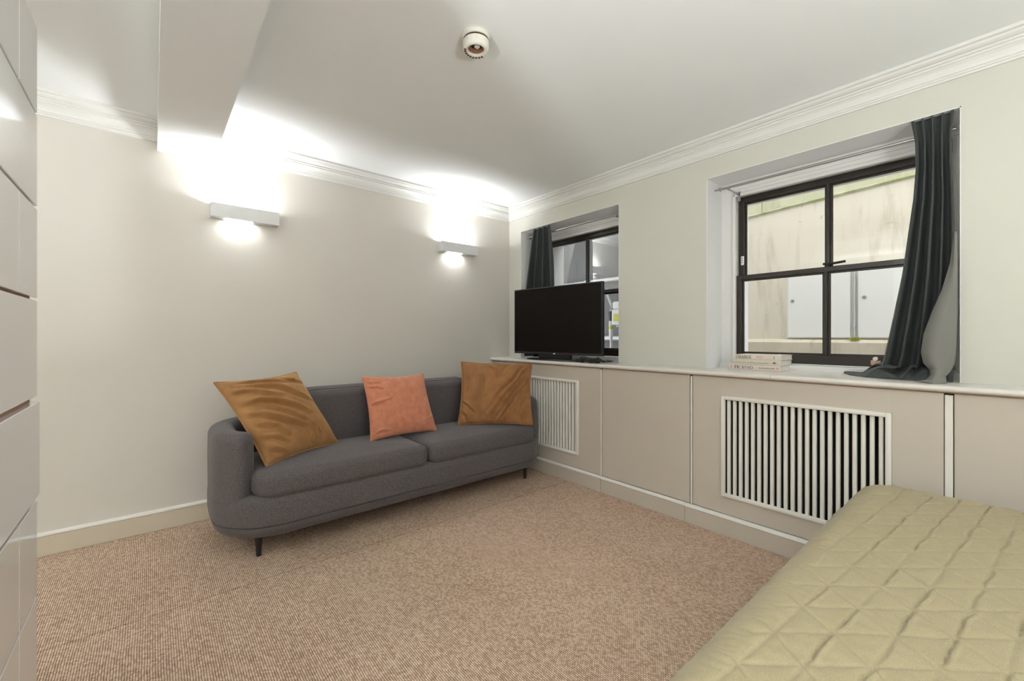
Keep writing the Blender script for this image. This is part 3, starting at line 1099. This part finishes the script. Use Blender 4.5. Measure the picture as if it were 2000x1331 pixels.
# added fill lights out of view, built like the wall uplighters, turned to their walls
def fill_sconce(label, x, y, rz):
    e = thing('wall_light', label, 'wall light', (x, y, 1.82), 'added wall uplighters out of view')
    e.rotation_euler = (0, 0, rz)
    # local frame: wall at y = 0, room towards -y
    parts = (('front_plate', (-.19, .19, -.085, -.079, 0, .09)), ('end_plate', (-.19, -.184, -.079, -.002, 0, .09)), ('end_plate', (.184, .19, -.079, -.002, 0, .09)),
             ('bottom_tray', (-.184, .184, -.079, -.002, 0, .006)))
    for nm, b in parts:
        o = obj(nm, G().box(*b), 'sconce', None, keep_origin=True)
        o.parent = e
    o = obj('lamp_tube', G().tube([(-.1, -.042, .03), (.1, -.042, .03)], .006, 10), 'bulb', None, keep_origin=True)
    o.parent = e
    l = bpy.data.lights.new('lamp_glow', 'AREA')
    l.shape = 'RECTANGLE'
    l.size, l.size_y = .30, .05
    l.energy = FILL_SCONCE_W
    l.color = (.90, .975, 1.0)
    lo = bpy.data.objects.new('lamp_glow', l)
    COL.objects.link(lo)
    lo.location = (0, -.042, .045)
    lo.rotation_euler = (PI, 0, 0)
    lo.parent = e


def fill_floor_lamp(label, x, y, k=1.0):  # bowl uplighter added out of view to brighten the room
    e = thing('fill_floor_lamp', label, 'fill lamp', (x, y, 0), 'added bowl uplighters behind the camera')
    obj('foot', G().lathe(x, y, [(.13, 0), (.13, .012), (.02, .022)]), 'steel', e, smooth=40)
    obj('pole', G().tube([(x, y, .02), (x, y, .76)], .011, 12), 'steel', e, smooth=40)
    n = 36
    pr = [(.02, .75), (.10, .77), (.16, .81), (.19, .87), (.185, .87), (.155, .815), (.095, .78), (.02, .765)]
    obj('bowl', G().loft([[(x + r * math.cos(2 * PI * k / n), y + r * math.sin(2 * PI * k / n), z) for k in range(n)] for r, z in pr]), 'sconce', e, smooth=60)
    l = bpy.data.lights.new('lamp_glow', 'AREA')
    l.shape = 'DISK'
    l.size = .22
    l.energy = FILL_LAMP_W * k
    l.color = (.90, .975, 1.0)
    lo = bpy.data.objects.new('lamp_glow', l)
    COL.objects.link(lo)
    lo.location = (x, y, .862)
    lo.rotation_euler = (PI, 0, 0)
    put(lo, e)


fill_floor_lamp('unseen fill lamp added between bed and rear wall', 0.30, -1.34, .60)
fill_floor_lamp('unseen fill lamp added near the left wall', -1.5, .3, .9)
fill_sconce('unseen fill light added in the middle of the rear wall', .2, YR, PI)
fill_sconce('unseen fill light added on the left wall behind the cabinet', XL, -.6, PI / 2)
fill_sconce('unseen fill light added on the left wall opposite the windows', XL, 1.2, PI / 2)

# ================================================================== SMOKE DETECTOR
dx_, dy_ = 1.035, 1.455
e = thing('smoke_detector', 'opened round white smoke detector on the ceiling', 'smoke detector', (dx_, dy_, H - .07))
obj('mounting_ring', G().lathe(dx_, dy_, [(.056, H), (.058, H - .006), (.057, H - .016), (.054, H - .018)], 40), 'detector', e, smooth=40)
obj('shadow_gap', G().lathe(dx_, dy_, [(.0525, H - .017), (.0525, H - .028)], 40), 'det_dark', e)
g = G()
n = 40
ro, ri = .0545, .030
pr = [(ro, H - .0265), (ro, H - .044), (ro - .004, H - .058), (ro - .010, H - .062), (.036, H - .060), (.034, H - .052), (.032, H - .030), (.03, H - .024)]
rings = [[(dx_ + r * math.cos(2 * PI * k / n), dy_ + r * math.sin(2 * PI * k / n), z) for k in range(n)] for r, z in pr]
obj('housing', g.loft(rings, False, False), 'detector', e, smooth=40)
obj('cavity', G().lathe(dx_, dy_, [(.031, H - .022), (.031, H - .032)], 30), 'det_dark', e)
obj('inner_ring', G().loft([[(dx_ + r * math.cos(2 * PI * k / n), dy_ + r * math.sin(2 * PI * k / n), z) for k in range(n)] for r, z in ((.0345, H - .032), (.0345, H - .052), (.030, H - .052), (.028, H - .034))], False, False), 'det_tan', e, smooth=40)
obj('terminal_block', G().box(dx_ - .008, dx_ + .012, dy_ - .014, dy_ + .004, H - .050, H - .03, .002), 'silver', e)
for k in range(9):
    a = math.radians(20 + k * 16.5)
    c = (dx_ + .0445 * math.cos(a), dy_ + .0445 * math.sin(a))
    obj('contact', G().box(c[0] - .0045, c[0] + .0045, c[1] - .0035, c[1] + .0035, H - .0645, H - .056, .001), 'det_dark', e)
for k in range(3):
    a = math.radians(200 + k * 40)
    obj('clip', G().box(dx_ + .0535 * math.cos(a) - .005, dx_ + .0535 * math.cos(a) + .005, dy_ + .0535 * math.sin(a) - .004, dy_ + .0535 * math.sin(a) + .004, H - .042, H - .032, .001), 'detector', e)


# ================================================================== TALL CHEST OF DRAWERS (left edge)
XD, YD1, YD0 = -.245, 1.750, .85
ch = thing('drawer_cabinet', 'tall glossy white handleless drawer cabinet at the left edge', 'cabinet', (-.52, 1.3, 0))
obj('carcass', G().box(XD - .58, XD - .022, YD0 + .004, YD1 - .004, .05, 2.008).box(XD - .54, XD - .06, YD0 + .03, YD1 - .03, 0, .05), 'carc', ch)
obj('grip_recess', G().box(XD - .0215, XD - .012, YD0 + .012, YD1 - .012, .10, 2.0), 'gap', ch)
zs = [2.012, 1.770, 1.511, 1.257, .985, .712, .436, .165, .055]
split = {0: True, 2: True, 5: True, 6: True}
for i in range(8):
    zt, zb = zs[i], zs[i + 1]
    gp = {4: .014, 5: .018}.get(i, .008)
    out = .005 if i == 4 else 0.0
    spans = [(YD0, 1.542), (1.545, YD1)] if split.get(i) else [(YD0, YD1)]
    for a, b in spans:
        obj('drawer_front', G().box(XD - .018 + out, XD + out, a, b, zb, zt - gp, .0015), 'gloss', ch)


# ================================================================== BED
BXa, BXb, BYa, BYb, BZt = .30, 2.31, -1.05, .418, .566
bed = thing('bed', 'double bed under a pale green quilted bedspread', 'bed', (1.3, -.3, 0))
obj('bed_base', G().box(BXa + .06, BXb - .06, BYa + .06, BYb - .06, .06, .32, .02, 2), 'bedbase', bed)
for x in (BXa + .12, BXb - .12):
    for y in (BYa + .12, BYb - .12):
        obj('leg', G().tube([(x, y, 0), (x, y, .07)], .025, 12), 'leg', bed)
obj('mattress', G().box(BXa + .04, BXb - .04, BYa + .04, BYb - .04, .32, BZt - .03, .05, 3), 'bedbase', bed, smooth=50)
PV = Vector((.1405, -.0125))
QV = Vector((.0865, -.0785))
det = PV.x * QV.y - PV.y * QV.x
O0 = Vector((1.226, .282))


def quilt_h(x, y):
    dx, dy = x - O0.x, y - O0.y
    a = (dx * QV.y - dy * QV.x) / det
    b = (PV.x * dy - PV.y * dx) / det
    a += .035 * ns(x * 6, y * 6, 3)
    b += .035 * ns(x * 6, y * 6, 8)

    def dist(v):
        return abs(v - math.floor(v + .5))
    hq = abs(det) / QV.length
    hp = abs(det) / PV.length
    RV = QV - PV
    hr = abs(det) / RV.length
    dA, dB, dC = dist(a) * hq, dist(b) * hp, dist(a + b) * hr
    d = min(dA, dB, dC)
    puff = .0030 * (1 - math.exp(-d / .012))
    groove = -.0016 * math.exp(-(d / .0026) ** 2) - .0014 * math.exp(-(dC / .0026) ** 2)
    # short puckers beside the stitched lines, some cells deeper than others
    wob = ns(x * 16, y * 16, 7) * .009
    s = (b - math.floor(b + .5)) * hp
    fa = a - math.floor(a)
    hsh = math.sin(math.floor(a) * 127.1 + math.floor(b + .5) * 311.7) * 43758.5453
    hsh -= math.floor(hsh)
    amp = max(0.0, hsh - .25) * 1.3 * math.sin(PI * fa) ** .7
    puck = .0058 * amp * math.exp(-((s - .0075 - wob) / .0042) ** 2) - .0052 * amp * math.exp(-((s - .0005 - wob) / .0038) ** 2)
    fine = .0014 * ns(x * 40, y * 26, 1) + .0011 * ns(x * 18, y * 60, 4)
    return puff + groove + puck + fine


# bedspread: top draped over a rounded edge and down the sides
def bedspread():
    R = .085
    rc = .13
    nx, ny = 500, 380
    x0, x1, y0, y1 = BXa, BXb, BYa, BYb
    drop = .46
    ex = R * PI / 2 + drop - R
    Lx, Ly = (x1 - x0 - 2 * R), (y1 - y0 - 2 * R)

    def axis(n, Ln, lo, hi):
        # parameters: uniform on the top, coarser on the drop
        out = []
        m = 26
        for k in range(m):
            out.append(-ex + ex * k / m)
        for k in range(n + 1):
            out.append(Ln * k / n)
        for k in range(1, m + 1):
            out.append(Ln + ex * k / m)
        return out
    ax, ay = axis(nx, Lx, x0, x1), axis(ny, Ly, y0, y1)

    def wrap(p, Ln):
        """-> horizontal offset from the flat part, drop below the top, outward tilt"""
        if p < 0:
            e, sg = -p, -1
        elif p > Ln:
            e, sg = p - Ln, 1
        else:
            return p, 0.0, 0.0
        if e < R * PI / 2:
            a = e / R
            return (0 if sg < 0 else Ln) + sg * R * math.sin(a), R * (1 - math.cos(a)), sg * math.sin(a)
        return (0 if sg < 0 else Ln) + sg * R, R + e - R * PI / 2, sg * 1.0
    vs = []
    for p in ax:
        X, dX, tx = wrap(p, Lx)
        for q in ay:
            Y, dY, ty = wrap(q, Ly)
            x, y = x0 + R + X, y0 + R + Y
            dr = max(dX, dY) if (dX <= 0 or dY <= 0) else min(drop, max(dX, dY, math.hypot(dX, dY) if max(dX, dY) < R else max(dX, dY)))
            # round the plan corner
            cx = min(max(x, x0 + rc), x1 - rc)
            cy = min(max(y, y0 + rc), y1 - rc)
            ox, oy = x - cx, y - cy
            if ox and oy:
                l = math.hypot(ox, oy)
                mx_ = max(abs(ox), abs(oy))
                ox, oy = ox / l * mx_, oy / l * mx_
                x, y = cx + ox, cy + oy
            nrm = Vector((tx, ty, max(.0, 1 - max(abs(tx), abs(ty))) + .02)).normalized()
            hgt = quilt_h(x0 + R + p, y0 + R + q)
            z = BZt - .008 - dr
            if dr > R:
                hgt += .010 * math.sin((x + y) * 14 + 2 * ns(x * 3, y * 3)) * (dr - R) / drop
            # soft sag of the mattress top
            hh = .006 * ns(x * 2.2, y * 2.2, 3) if dr == 0 else 0
            vs.append(Vector((x, y, z + hh)) + nrm * hgt)
    m = len(ay)
    fs = [(i * m + j, (i + 1) * m + j, (i + 1) * m + j + 1, i * m + j + 1) for i in range(len(ax) - 1) for j in range(m - 1)]
    return G().add(vs, fs)


obj('bedspread', bedspread(), 'quilt', bed, smooth=80)

# ================================================================== TELEVISION
tl = Vector((2.584, 3.010, 0))
tr_ = Vector((2.664, 2.056, 0))
tv = thing('television', 'black flat-screen television standing on the worktop', 'television', (2.64, 2.53, ZC))
ax_ = (tr_ - tl)
W_ = ax_.length
ang = math.atan2(ax_.y, ax_.x)


def tvg(boxes, bev=.004):
    g = G()
    for b in boxes:
        g.box(*b, bev, 2)
    R = Matrix.Rotation(ang, 3, 'Z')
    g.v = [tuple(tl + R @ Vector(v)) for v in g.v]
    return g


# local frame: x along the screen, -y towards the window (away from viewer) since the axis runs right as seen from the room
zb_, zt_ = .996, 1.583
obj('casing', tvg([(0, W_, 0.006, .030, zb_, zt_), (W_ * .12, W_ * .88, .028, .062, zb_ + .03, zb_ + .36)]), 'tv', tv)
obj('bezel', tvg([(0, W_, -.004, .008, zb_, zb_ + .018), (0, W_, -.004, .008, zt_ - .010, zt_), (0, .010, -.0045, .008, zb_ + .017, zt_ - .009), (W_ - .010, W_, -.0045, .008, zb_ + .017, zt_ - .009)], .002), 'tv', tv)
obj('screen', tvg([(.008, W_ - .008, .002, .007, zb_ + .016, zt_ - .008)], 0), 'screen', tv)
obj('brand_mark', tvg([(W_ * .50 - .011, W_ * .50 + .011, -.0062, -.003, zb_ + .003, zb_ + .012)], 0), 'silver', tv)
nk = obj('neck', tvg([(W_ * .30, W_ * .66, .012, .045, ZC + .010, zb_ + .06)], .004), 'tvgloss', tv)
g = G()
R_ = Matrix.Rotation(ang, 3, 'Z')
pl = []
for k in range(40):
    a = 2 * PI * k / 40
    c, s_ = math.cos(a), math.sin(a)
    pl.append((W_ * .47 + .30 * math.copysign(abs(c) ** .6, c), .030 + .085 * math.copysign(abs(s_) ** .7, s_)))
rings = []
for z, sc in ((ZC + .001, .99), (ZC + .004, 1.0), (ZC + .009, .985), (ZC + .012, .95)):
    rings.append([tuple(tl + R_ @ Vector((W_ * .47 + (p[0] - W_ * .47) * sc, .03 + (p[1] - .03) * sc, z))) for p in pl])
obj('stand_base', g.loft(rings), 'tvgloss', tv, smooth=40)

# cables next to the television
cb = thing('cable_coil', 'heap of black cables and plug beside the television', 'cable', (2.60, 2.12, ZC))
for k in range(6):
    pts = []
    c0 = Vector((2.600 + random.uniform(-.012, .018), 2.135 + random.uniform(-.05, .05), ZC + .008 + .005 * k))
    a0 = random.uniform(0, 2 * PI)
    ra, rb = random.uniform(.022, .036), random.uniform(.055, .10)
    for j in range(29):
        a = a0 + 2 * PI * 1.08 * j / 28
        pts.append(c0 + Vector((ra * math.cos(a), rb * math.sin(a), .006 * math.sin(3 * a + k) + .003)))
    obj('cable', G().tube(pts, .0042, 7), 'cable', cb, smooth=60)
obj('power_plug', G().box(2.575, 2.615, 2.035, 2.075, ZC + .002, ZC + .032, .006, 2), 'cable', cb, smooth=40)
obj('adaptor', G().box(2.585, 2.635, 2.20, 2.27, ZC + .002, ZC + .026, .005, 2), 'tvgloss', cb, smooth=40)
obj('cable', G().tube([(2.60, 2.06, ZC + .02), (2.63, 2.03, ZC + .012), (2.70, 2.02, ZC + .010), (2.80, 2.06, ZC + .008), (2.90, 2.2, ZC + .008)], .004, 7), 'cable', cb, smooth=60)


# ================================================================== BOOKS
# each letter as broad and thin strokes with serifs, in a unit box (0..w, 0..1)
def glyph(ch):
    T, t = .17, .07
    S = []

    def ln(x0, y0, x1, y1, wd):
        S.append(([(x0, y0), (x1, y1)], wd))

    def serif(x, y, w=.26):
        S.append(([(x - w / 2, y), (x + w / 2, y)], t))

    def arc(cx, cy, rx, ry, a0, a1, wmax, wmin, n=14):
        pts = [(cx + rx * math.cos(math.radians(a0 + (a1 - a0) * k / n)), cy + ry * math.sin(math.radians(a0 + (a1 - a0) * k / n))) for k in range(n + 1)]
        ws = [wmin + (wmax - wmin) * abs(math.cos(math.radians(a0 + (a1 - a0) * k / n))) ** 1.4 for k in range(n + 1)]
        S.append((pts, ws))
    w = .8
    if ch == 'C':
        arc(.42, .5, .36, .47, 48, 312, T, t); ln(.67, .72, .67, .95, t)
    elif ch == 'G':
        arc(.42, .5, .36, .47, 48, 318, T, t); ln(.66, .72, .66, .95, t); ln(.68, .08, .68, .42, T); serif(.66, .43, .3); w = .88
    elif ch == 'O':
        arc(.45, .5, .38, .47, 0, 360, T, t, 24); w = .92
    elif ch == 'H':
        for x in (.16, .70):
            ln(x, .03, x, .97, T); serif(x, .03); serif(x, .97)
        ln(.16, .5, .70, .5, t); w = .9
    elif ch == 'A':
        ln(.10, .03, .41, .97, t); ln(.41, .97, .74, .03, T); ln(.2, .34, .6, .34, t); serif(.10, .03); serif(.74, .03); w = .88
    elif ch == 'N':
        ln(.16, .03, .16, .97, t); ln(.16, .97, .70, .03, T); ln(.70, .03, .70, .97, t); serif(.14, .03); serif(.70, .97); serif(.12, .97, .16); w = .88
    elif ch == 'E':
        ln(.18, .03, .18, .97, T); ln(.1, .97, .62, .97, t); ln(.1, .03, .64, .03, t); ln(.18, .5, .5, .5, t); ln(.62, .97, .62, .8, t); ln(.64, .03, .64, .22, t); w = .74
    elif ch == 'P':
        ln(.2, .03, .2, .97, T); serif(.2, .03, .3); ln(.1, .97, .4, .97, t); arc(.36, .72, .26, .25, 90, -90, T, t); ln(.2, .47, .38, .47, t); w = .72
    elif ch == 'I':
        ln(.2, .03, .2, .97, T); serif(.2, .03, .3); serif(.2, .97, .3); w = .42
    elif ch == 'S':
        pts = [(.56, .78), (.50, .93), (.34, .97), (.16, .90), (.11, .75), (.2, .60), (.40, .48), (.56, .36), (.60, .2), (.48, .06), (.30, .03), (.14, .09), (.09, .24)]
        S.append((pts, [.06, .06, .07, .09, .12, .16, .18, .16, .12, .08, .07, .06, .06])); w = .72
    return S, w


def text_mesh(g, txt, yl, z0, hgt, x, wscale=1.0, gap=.06):
    """lettering lying on a spine that faces -X; the text runs towards -Y"""
    cur = 0
    for c in txt:
        S, w = glyph(c)
        for pts, wd in S:
            ws = wd if isinstance(wd, list) else [wd] * len(pts)
            L_, R2 = [], []
            for i, p in enumerate(pts):
                a = pts[max(i - 1, 0)]
                b = pts[min(i + 1, len(pts) - 1)]
                dx, dy = b[0] - a[0], b[1] - a[1]
                l = math.hypot(dx, dy) or 1
                nx, ny = -dy / l, dx / l
                L_.append((p[0] + nx * ws[i] / 2, p[1] + ny * ws[i] / 2))
                R2.append((p[0] - nx * ws[i] / 2, p[1] - ny * ws[i] / 2))
            vs = [(x, yl - (cur + q[0]) * hgt * wscale, z0 + q[1] * hgt) for q in L_ + R2]
            n = len(pts)
            g.add(vs, [(i, i + 1, n + i + 1, n + i) for i in range(n - 1)])
        cur += w + gap
    return yl - cur * hgt * wscale


def book(label, xs, y0, y1, z0, h, depth, cover, tilt=0.0):
    e = thing('book', label, 'book', (xs + depth / 2, (y0 + y1) / 2, z0), 'books stacked on the window sill')
    t = .0022
    q = G()
    q.box(xs + .002, xs + depth, y0, y1, z0, z0 + t)
    q.box(xs + .002, xs + depth, y0, y1, z0 + h - t, z0 + h)
    rings = []
    for yy in (y0, y1):
        rings.append([(xs + .004, yy, z0), (xs + .0008, yy, z0 + .003), (xs, yy, z0 + h / 2), (xs + .0008, yy, z0 + h - .003), (xs + .004, yy, z0 + h), (xs + .006, yy, z0 + h / 2)])
    q.loft(rings)
    obj('cover', q, cover, e)
    obj('page_block', G().box(xs + .005, xs + depth - .004, y0 + .004, y1 - .004, z0 + t, z0 + h - t), 'pages', e)
    return e


def bars(g, x, yl, z0, hgt, n, w, gap, seed):
    rr = random.Random(seed)
    y = yl
    for k in range(n):
        ww = w * rr.uniform(.5, 1.3)
        g.box(x, x + .0004, y - ww, y, z0, z0 + hgt * rr.uniform(.55, 1))
        y -= ww + gap


ZS = ZC
b3 = book('bottom book of the stack, spine lettered PICASSO', 2.775, .868, 1.157, ZS, .032, .215, 'book3')
g = G(); text_mesh(g, 'PICASSO', 1.124, ZS + .007, .019, 2.7743, 1.02)
obj('title', g, 'ink', b3)
g = G(); bars(g, 2.7742, .985, ZS + .013, .008, 16, .0042, .0014, 3)
obj('author_line', g, 'inkgrey', b3)
obj('spine_band', G().box(2.7742, 2.7746, 1.137, 1.145, ZS + .008, ZS + .026), 'inkpink', b3)
obj('publisher_mark', G().box(2.7742, 2.7746, .878, .890, ZS + .010, ZS + .024), 'inkpink', b3)
b2 = book('middle book of the stack with black oval emblem', 2.786, .868, 1.133, ZS + .0325, .032, .205, 'book2')
g = G(); bars(g, 2.7852, 1.125, ZS + .044, .004, 34, .005, .0012, 5)
obj('title', g, 'inkgrey', b2)
g = G()
vs = [(2.7851, .902 + .0085 * math.cos(2 * PI * k / 20), ZS + .0485 + .0055 * math.sin(2 * PI * k / 20)) for k in range(20)]
g.add(vs, [tuple(range(20))])
em = obj('emblem', g, 'ink', b2)
g = G()
vs = [(2.78495, .900 + .003 * math.cos(2 * PI * k / 12), ZS + .0490 + .0025 * math.sin(2 * PI * k / 12)) for k in range(12)]
obj('emblem_spot', g.add(vs, [tuple(range(12))]), 'book2', em)
b1 = book('top book of the stack, spine lettered CHANGE', 2.788, .866, 1.130, ZS + .065, .029, .20, 'book1')
g = G(); text_mesh(g, 'CHANGE', 1.118, ZS + .0700, .0185, 2.7872, .90)
obj('title', g, 'ink', b1)
g = G(); bars(g, 2.7871, 1.000, ZS + .083, .0035, 6, .006, .0012, 8); bars(g, 2.7871, 1.000, ZS + .077, .0035, 6, .006, .0012, 9)
obj('author_line', g, 'inkred', b1)
obj('publisher_mark', G().box(2.7871, 2.7876, .902, .904, ZS + .071, ZS + .088).box(2.7871, 2.7876, .906, .908, ZS + .071, ZS + .088), 'inkgrey', b1)


# ================================================================== CURTAINS AND RODS
def interp(tab, z):
    for (z0, a), (z1, b) in zip(tab, tab[1:]):
        if z0 >= z >= z1:
            t = sm(0, 1, (z0 - z) / max(1e-9, z0 - z1)) if False else (z0 - z) / max(1e-9, z0 - z1)
            return [p + (q - p) * t for p, q in zip(a, b)]
    return tab[-1][1] if z < tab[-1][0] else tab[0][1]


def curtain(name, label, tab, nf, rows, seed, puddle=None, n=190, mirror=1):
    """tab: (z, (y_from, y_to, x_centre, amplitude)); y_from is the free edge"""
    e = thing(name, label, 'curtain', (tab[-1][1][2], (tab[-1][1][0] + tab[-1][1][1]) / 2, ZC), 'charcoal curtains')
    zt, zb = tab[0][0], tab[-1][0]
    g = G()
    grid = []
    for r in range(rows + 1):
        z = zt + (zb - zt) * r / rows
        ya_, yb_, xc, am = interp(tab, z)
        d = (zt - z) / (zt - zb)
        row = []
        for k in range(n + 1):
            p = k / n
            q = p + .030 * ns(p * 6, z * 1.1, seed) * sm(.05, .6, d)
            ph = 2 * PI * nf * q + .5 * ns(p * 4, z * .8, seed + 3)
            # pinched pleats: sharp valleys near the heading, rounder below
            s = math.sin(ph)
            sharp = math.copysign(abs(s) ** (.55 + .5 * d), s)
            x = xc - am * sharp * (1 + .35 * ns(p * 3, 2, seed))
            y = ya_ + (yb_ - ya_) * p - mirror * (abs(yb_ - ya_) / nf) * .24 * math.cos(ph) * sm(0, .2, p) * sm(0, .2, 1 - p)
            row.append((x, y, z))
        grid.append(row)
    if puddle:
        grid += puddle(grid[-1], n)
    m = n + 1
    g.add([p for r in grid for p in r], [(i * m + j, i * m + j + 1, (i + 1) * m + j + 1, (i + 1) * m + j) for i in range(len(grid) - 1) for j in range(n)])
    o = obj('drape', g, 'curtain', e, smooth=80)
    sd = o.modifiers.new('thickness', 'SOLIDIFY')
    sd.thickness = .0016
    return e


def puddle2(last, n):
    """cloth collapsing on to the sill, its hem fanned out towards the room and the window"""
    hem = [(0, 2.925, .605), (.12, 2.83, .560), (.26, 2.725, .480), (.42, 2.690, .400), (.7, 2.685, .280), (1.0, 2.71, .172)]
    out = []
    for r in range(1, 31):
        t = r / 30
        row = []
        for k in range(n + 1):
            p = k / n
            x, y, z = last[k]
            for (a, xa, ya_), (b, xb, yb_) in zip(hem, hem[1:]):
                if a <= p <= b:
                    u = (p - a) / (b - a)
                    hx, hy = xa + (xb - xa) * u, ya_ + (yb_ - ya_) * u
            e = sm(0, 1, t)
            wob = .016 * math.sin(2 * PI * (3.2 * p + .3 * t)) * math.sin(PI * t)
            xx = x + (hx - x) * e + wob
            yy = y + (hy - y) * e
            fold = math.sin(2 * PI * (2.4 * p - .8 * t) + .6 + 1.2 * ns(p * 3, t * 2, 3))
            bulge = math.sin(PI * min(1.0, t * 1.02)) ** .8 * (.014 + .020 * fold * sm(0, .3, t)) + .012 * max(0, fold) * sm(.5, 1, t) * (1 - t) 
            zz = z + (ZC + .003 - z) * sm(0, .85, t) + bulge
            row.append((xx, yy, max(zz, ZC + .003)))
        out.append(row)
    return out


XR = 2.790
cu2 = curtain('curtain', 'charcoal curtain pooling on the sill right of the large window',
              [(2.172, (.312, .168, XR - .030, .014)), (2.07, (.298, .176, XR - .032, .019)), (1.95, (.296, .176, XR - .028, .028)), (1.80, (.306, .170, XR - .02, .036)),
               (1.45, (.350, .164, XR - .005, .048)), (1.20, (.392, .162, XR + .01, .056)), (1.05, (.416, .164, XR + .01, .058)), (1.00, (.430, .166, XR + .01, .056))], 4.4, 90, 11, puddle2)
# the turned-back edge showing the pale lining
rows = []
tabL = [(1.62, 2.735, .168, .160), (1.48, 2.728, .180, .158), (1.36, 2.722, .205, .157), (1.26, 2.712, .236, .157), (1.16, 2.702, .262, .158), (1.08, 2.694, .270, .160), (1.03, 2.688, .262, .165), (1.00, 2.678, .240, .176),
        (.975, 2.660, .236, .190), (.955, 2.636, .250, .186), (.9475, 2.622, .285, .182)]
for i in range(len(tabL) - 1):
    for s in range(6):
        t = s / 6
        a, b = tabL[i], tabL[i + 1]
        rows.append([p + (q - p) * t for p, q in zip(a, b)])
rows.append(list(tabL[-1]))
g = G()
m = 21
vs = []
for z, x, ya_, yb_ in rows:
    for k in range(m):
        p = k / (m - 1)
        bow = .034 * math.sin(PI * p) * (1 - sm(1.2, 1.6, z))
        wv = .006 * math.sin(p * 5 + z * 9)
        vs.append((x - bow + wv + .018 * (1 - p) * 0, ya_ + (yb_ - ya_) * p, z + .003 * math.sin(p * 6)))
g.add(vs, [(i * m + j, i * m + j + 1, (i + 1) * m + j + 1, (i + 1) * m + j) for i in range(len(rows) - 1) for j in range(m - 1)])
o = obj('lining', g, 'lining', cu2, smooth=80)
o['label'] = 'pale grey lining on the turned-back edge'
sd = o.modifiers.new('thickness', 'SOLIDIFY')
sd.thickness = .002

cu1 = curtain('curtain', 'charcoal curtain behind the television at the small window',
              [(2.165, (2.715, 2.925, XR - .03, .016)), (2.06, (2.700, 2.950, XR - .028, .022)), (1.85, (2.690, 3.000, XR - .01, .034)), (1.55, (2.680, 3.060, XR, .042)), (.96, (2.67, 3.085, XR + .01, .044))],
              3.4, 70, 23, None, mirror=-1)


def rod(label, y0, y1, x, z, fin=True):
    e = thing('curtain_rod', label, 'curtain rod', (x, (y0 + y1) / 2, z), 'steel curtain rods')
    obj('pole', G().tube([(x, y0, z), (x, y1, z)], .0075, 12), 'steel', e, smooth=60)
    for y in ((y1,) if fin else ()):
        f = obj('finial', G().tube([(x, y, z), (x, y + .010, z), (x, y + .012, z), (x, y + .020, z), (x, y + .022, z), (x, y + .05, z)], .01, 12, radii=[.0085, .0085, .013, .013, .007, .006]), 'steel', e, smooth=40)
    for y in (y0 + .03, y1 - .035):
        b = obj('bracket', G().box(x - .004, XF - .004, y - .004, y + .004, z - .016, z - .008).box(x - .011, x + .011, y - .006, y + .006, z - .016, z + .002, .002), 'steel', e)
        obj('bracket_plate', G().box(XF - .012, XF - .0065, y - .009, y + .009, z - .055, z + .01, .001), 'steel', b)
    return e


rod('steel curtain rod across the large window', .165, 1.200, XR, 2.098)
rod('pale curtain rod across the small window', 1.99, 3.06, XR, 2.112, fin=False)
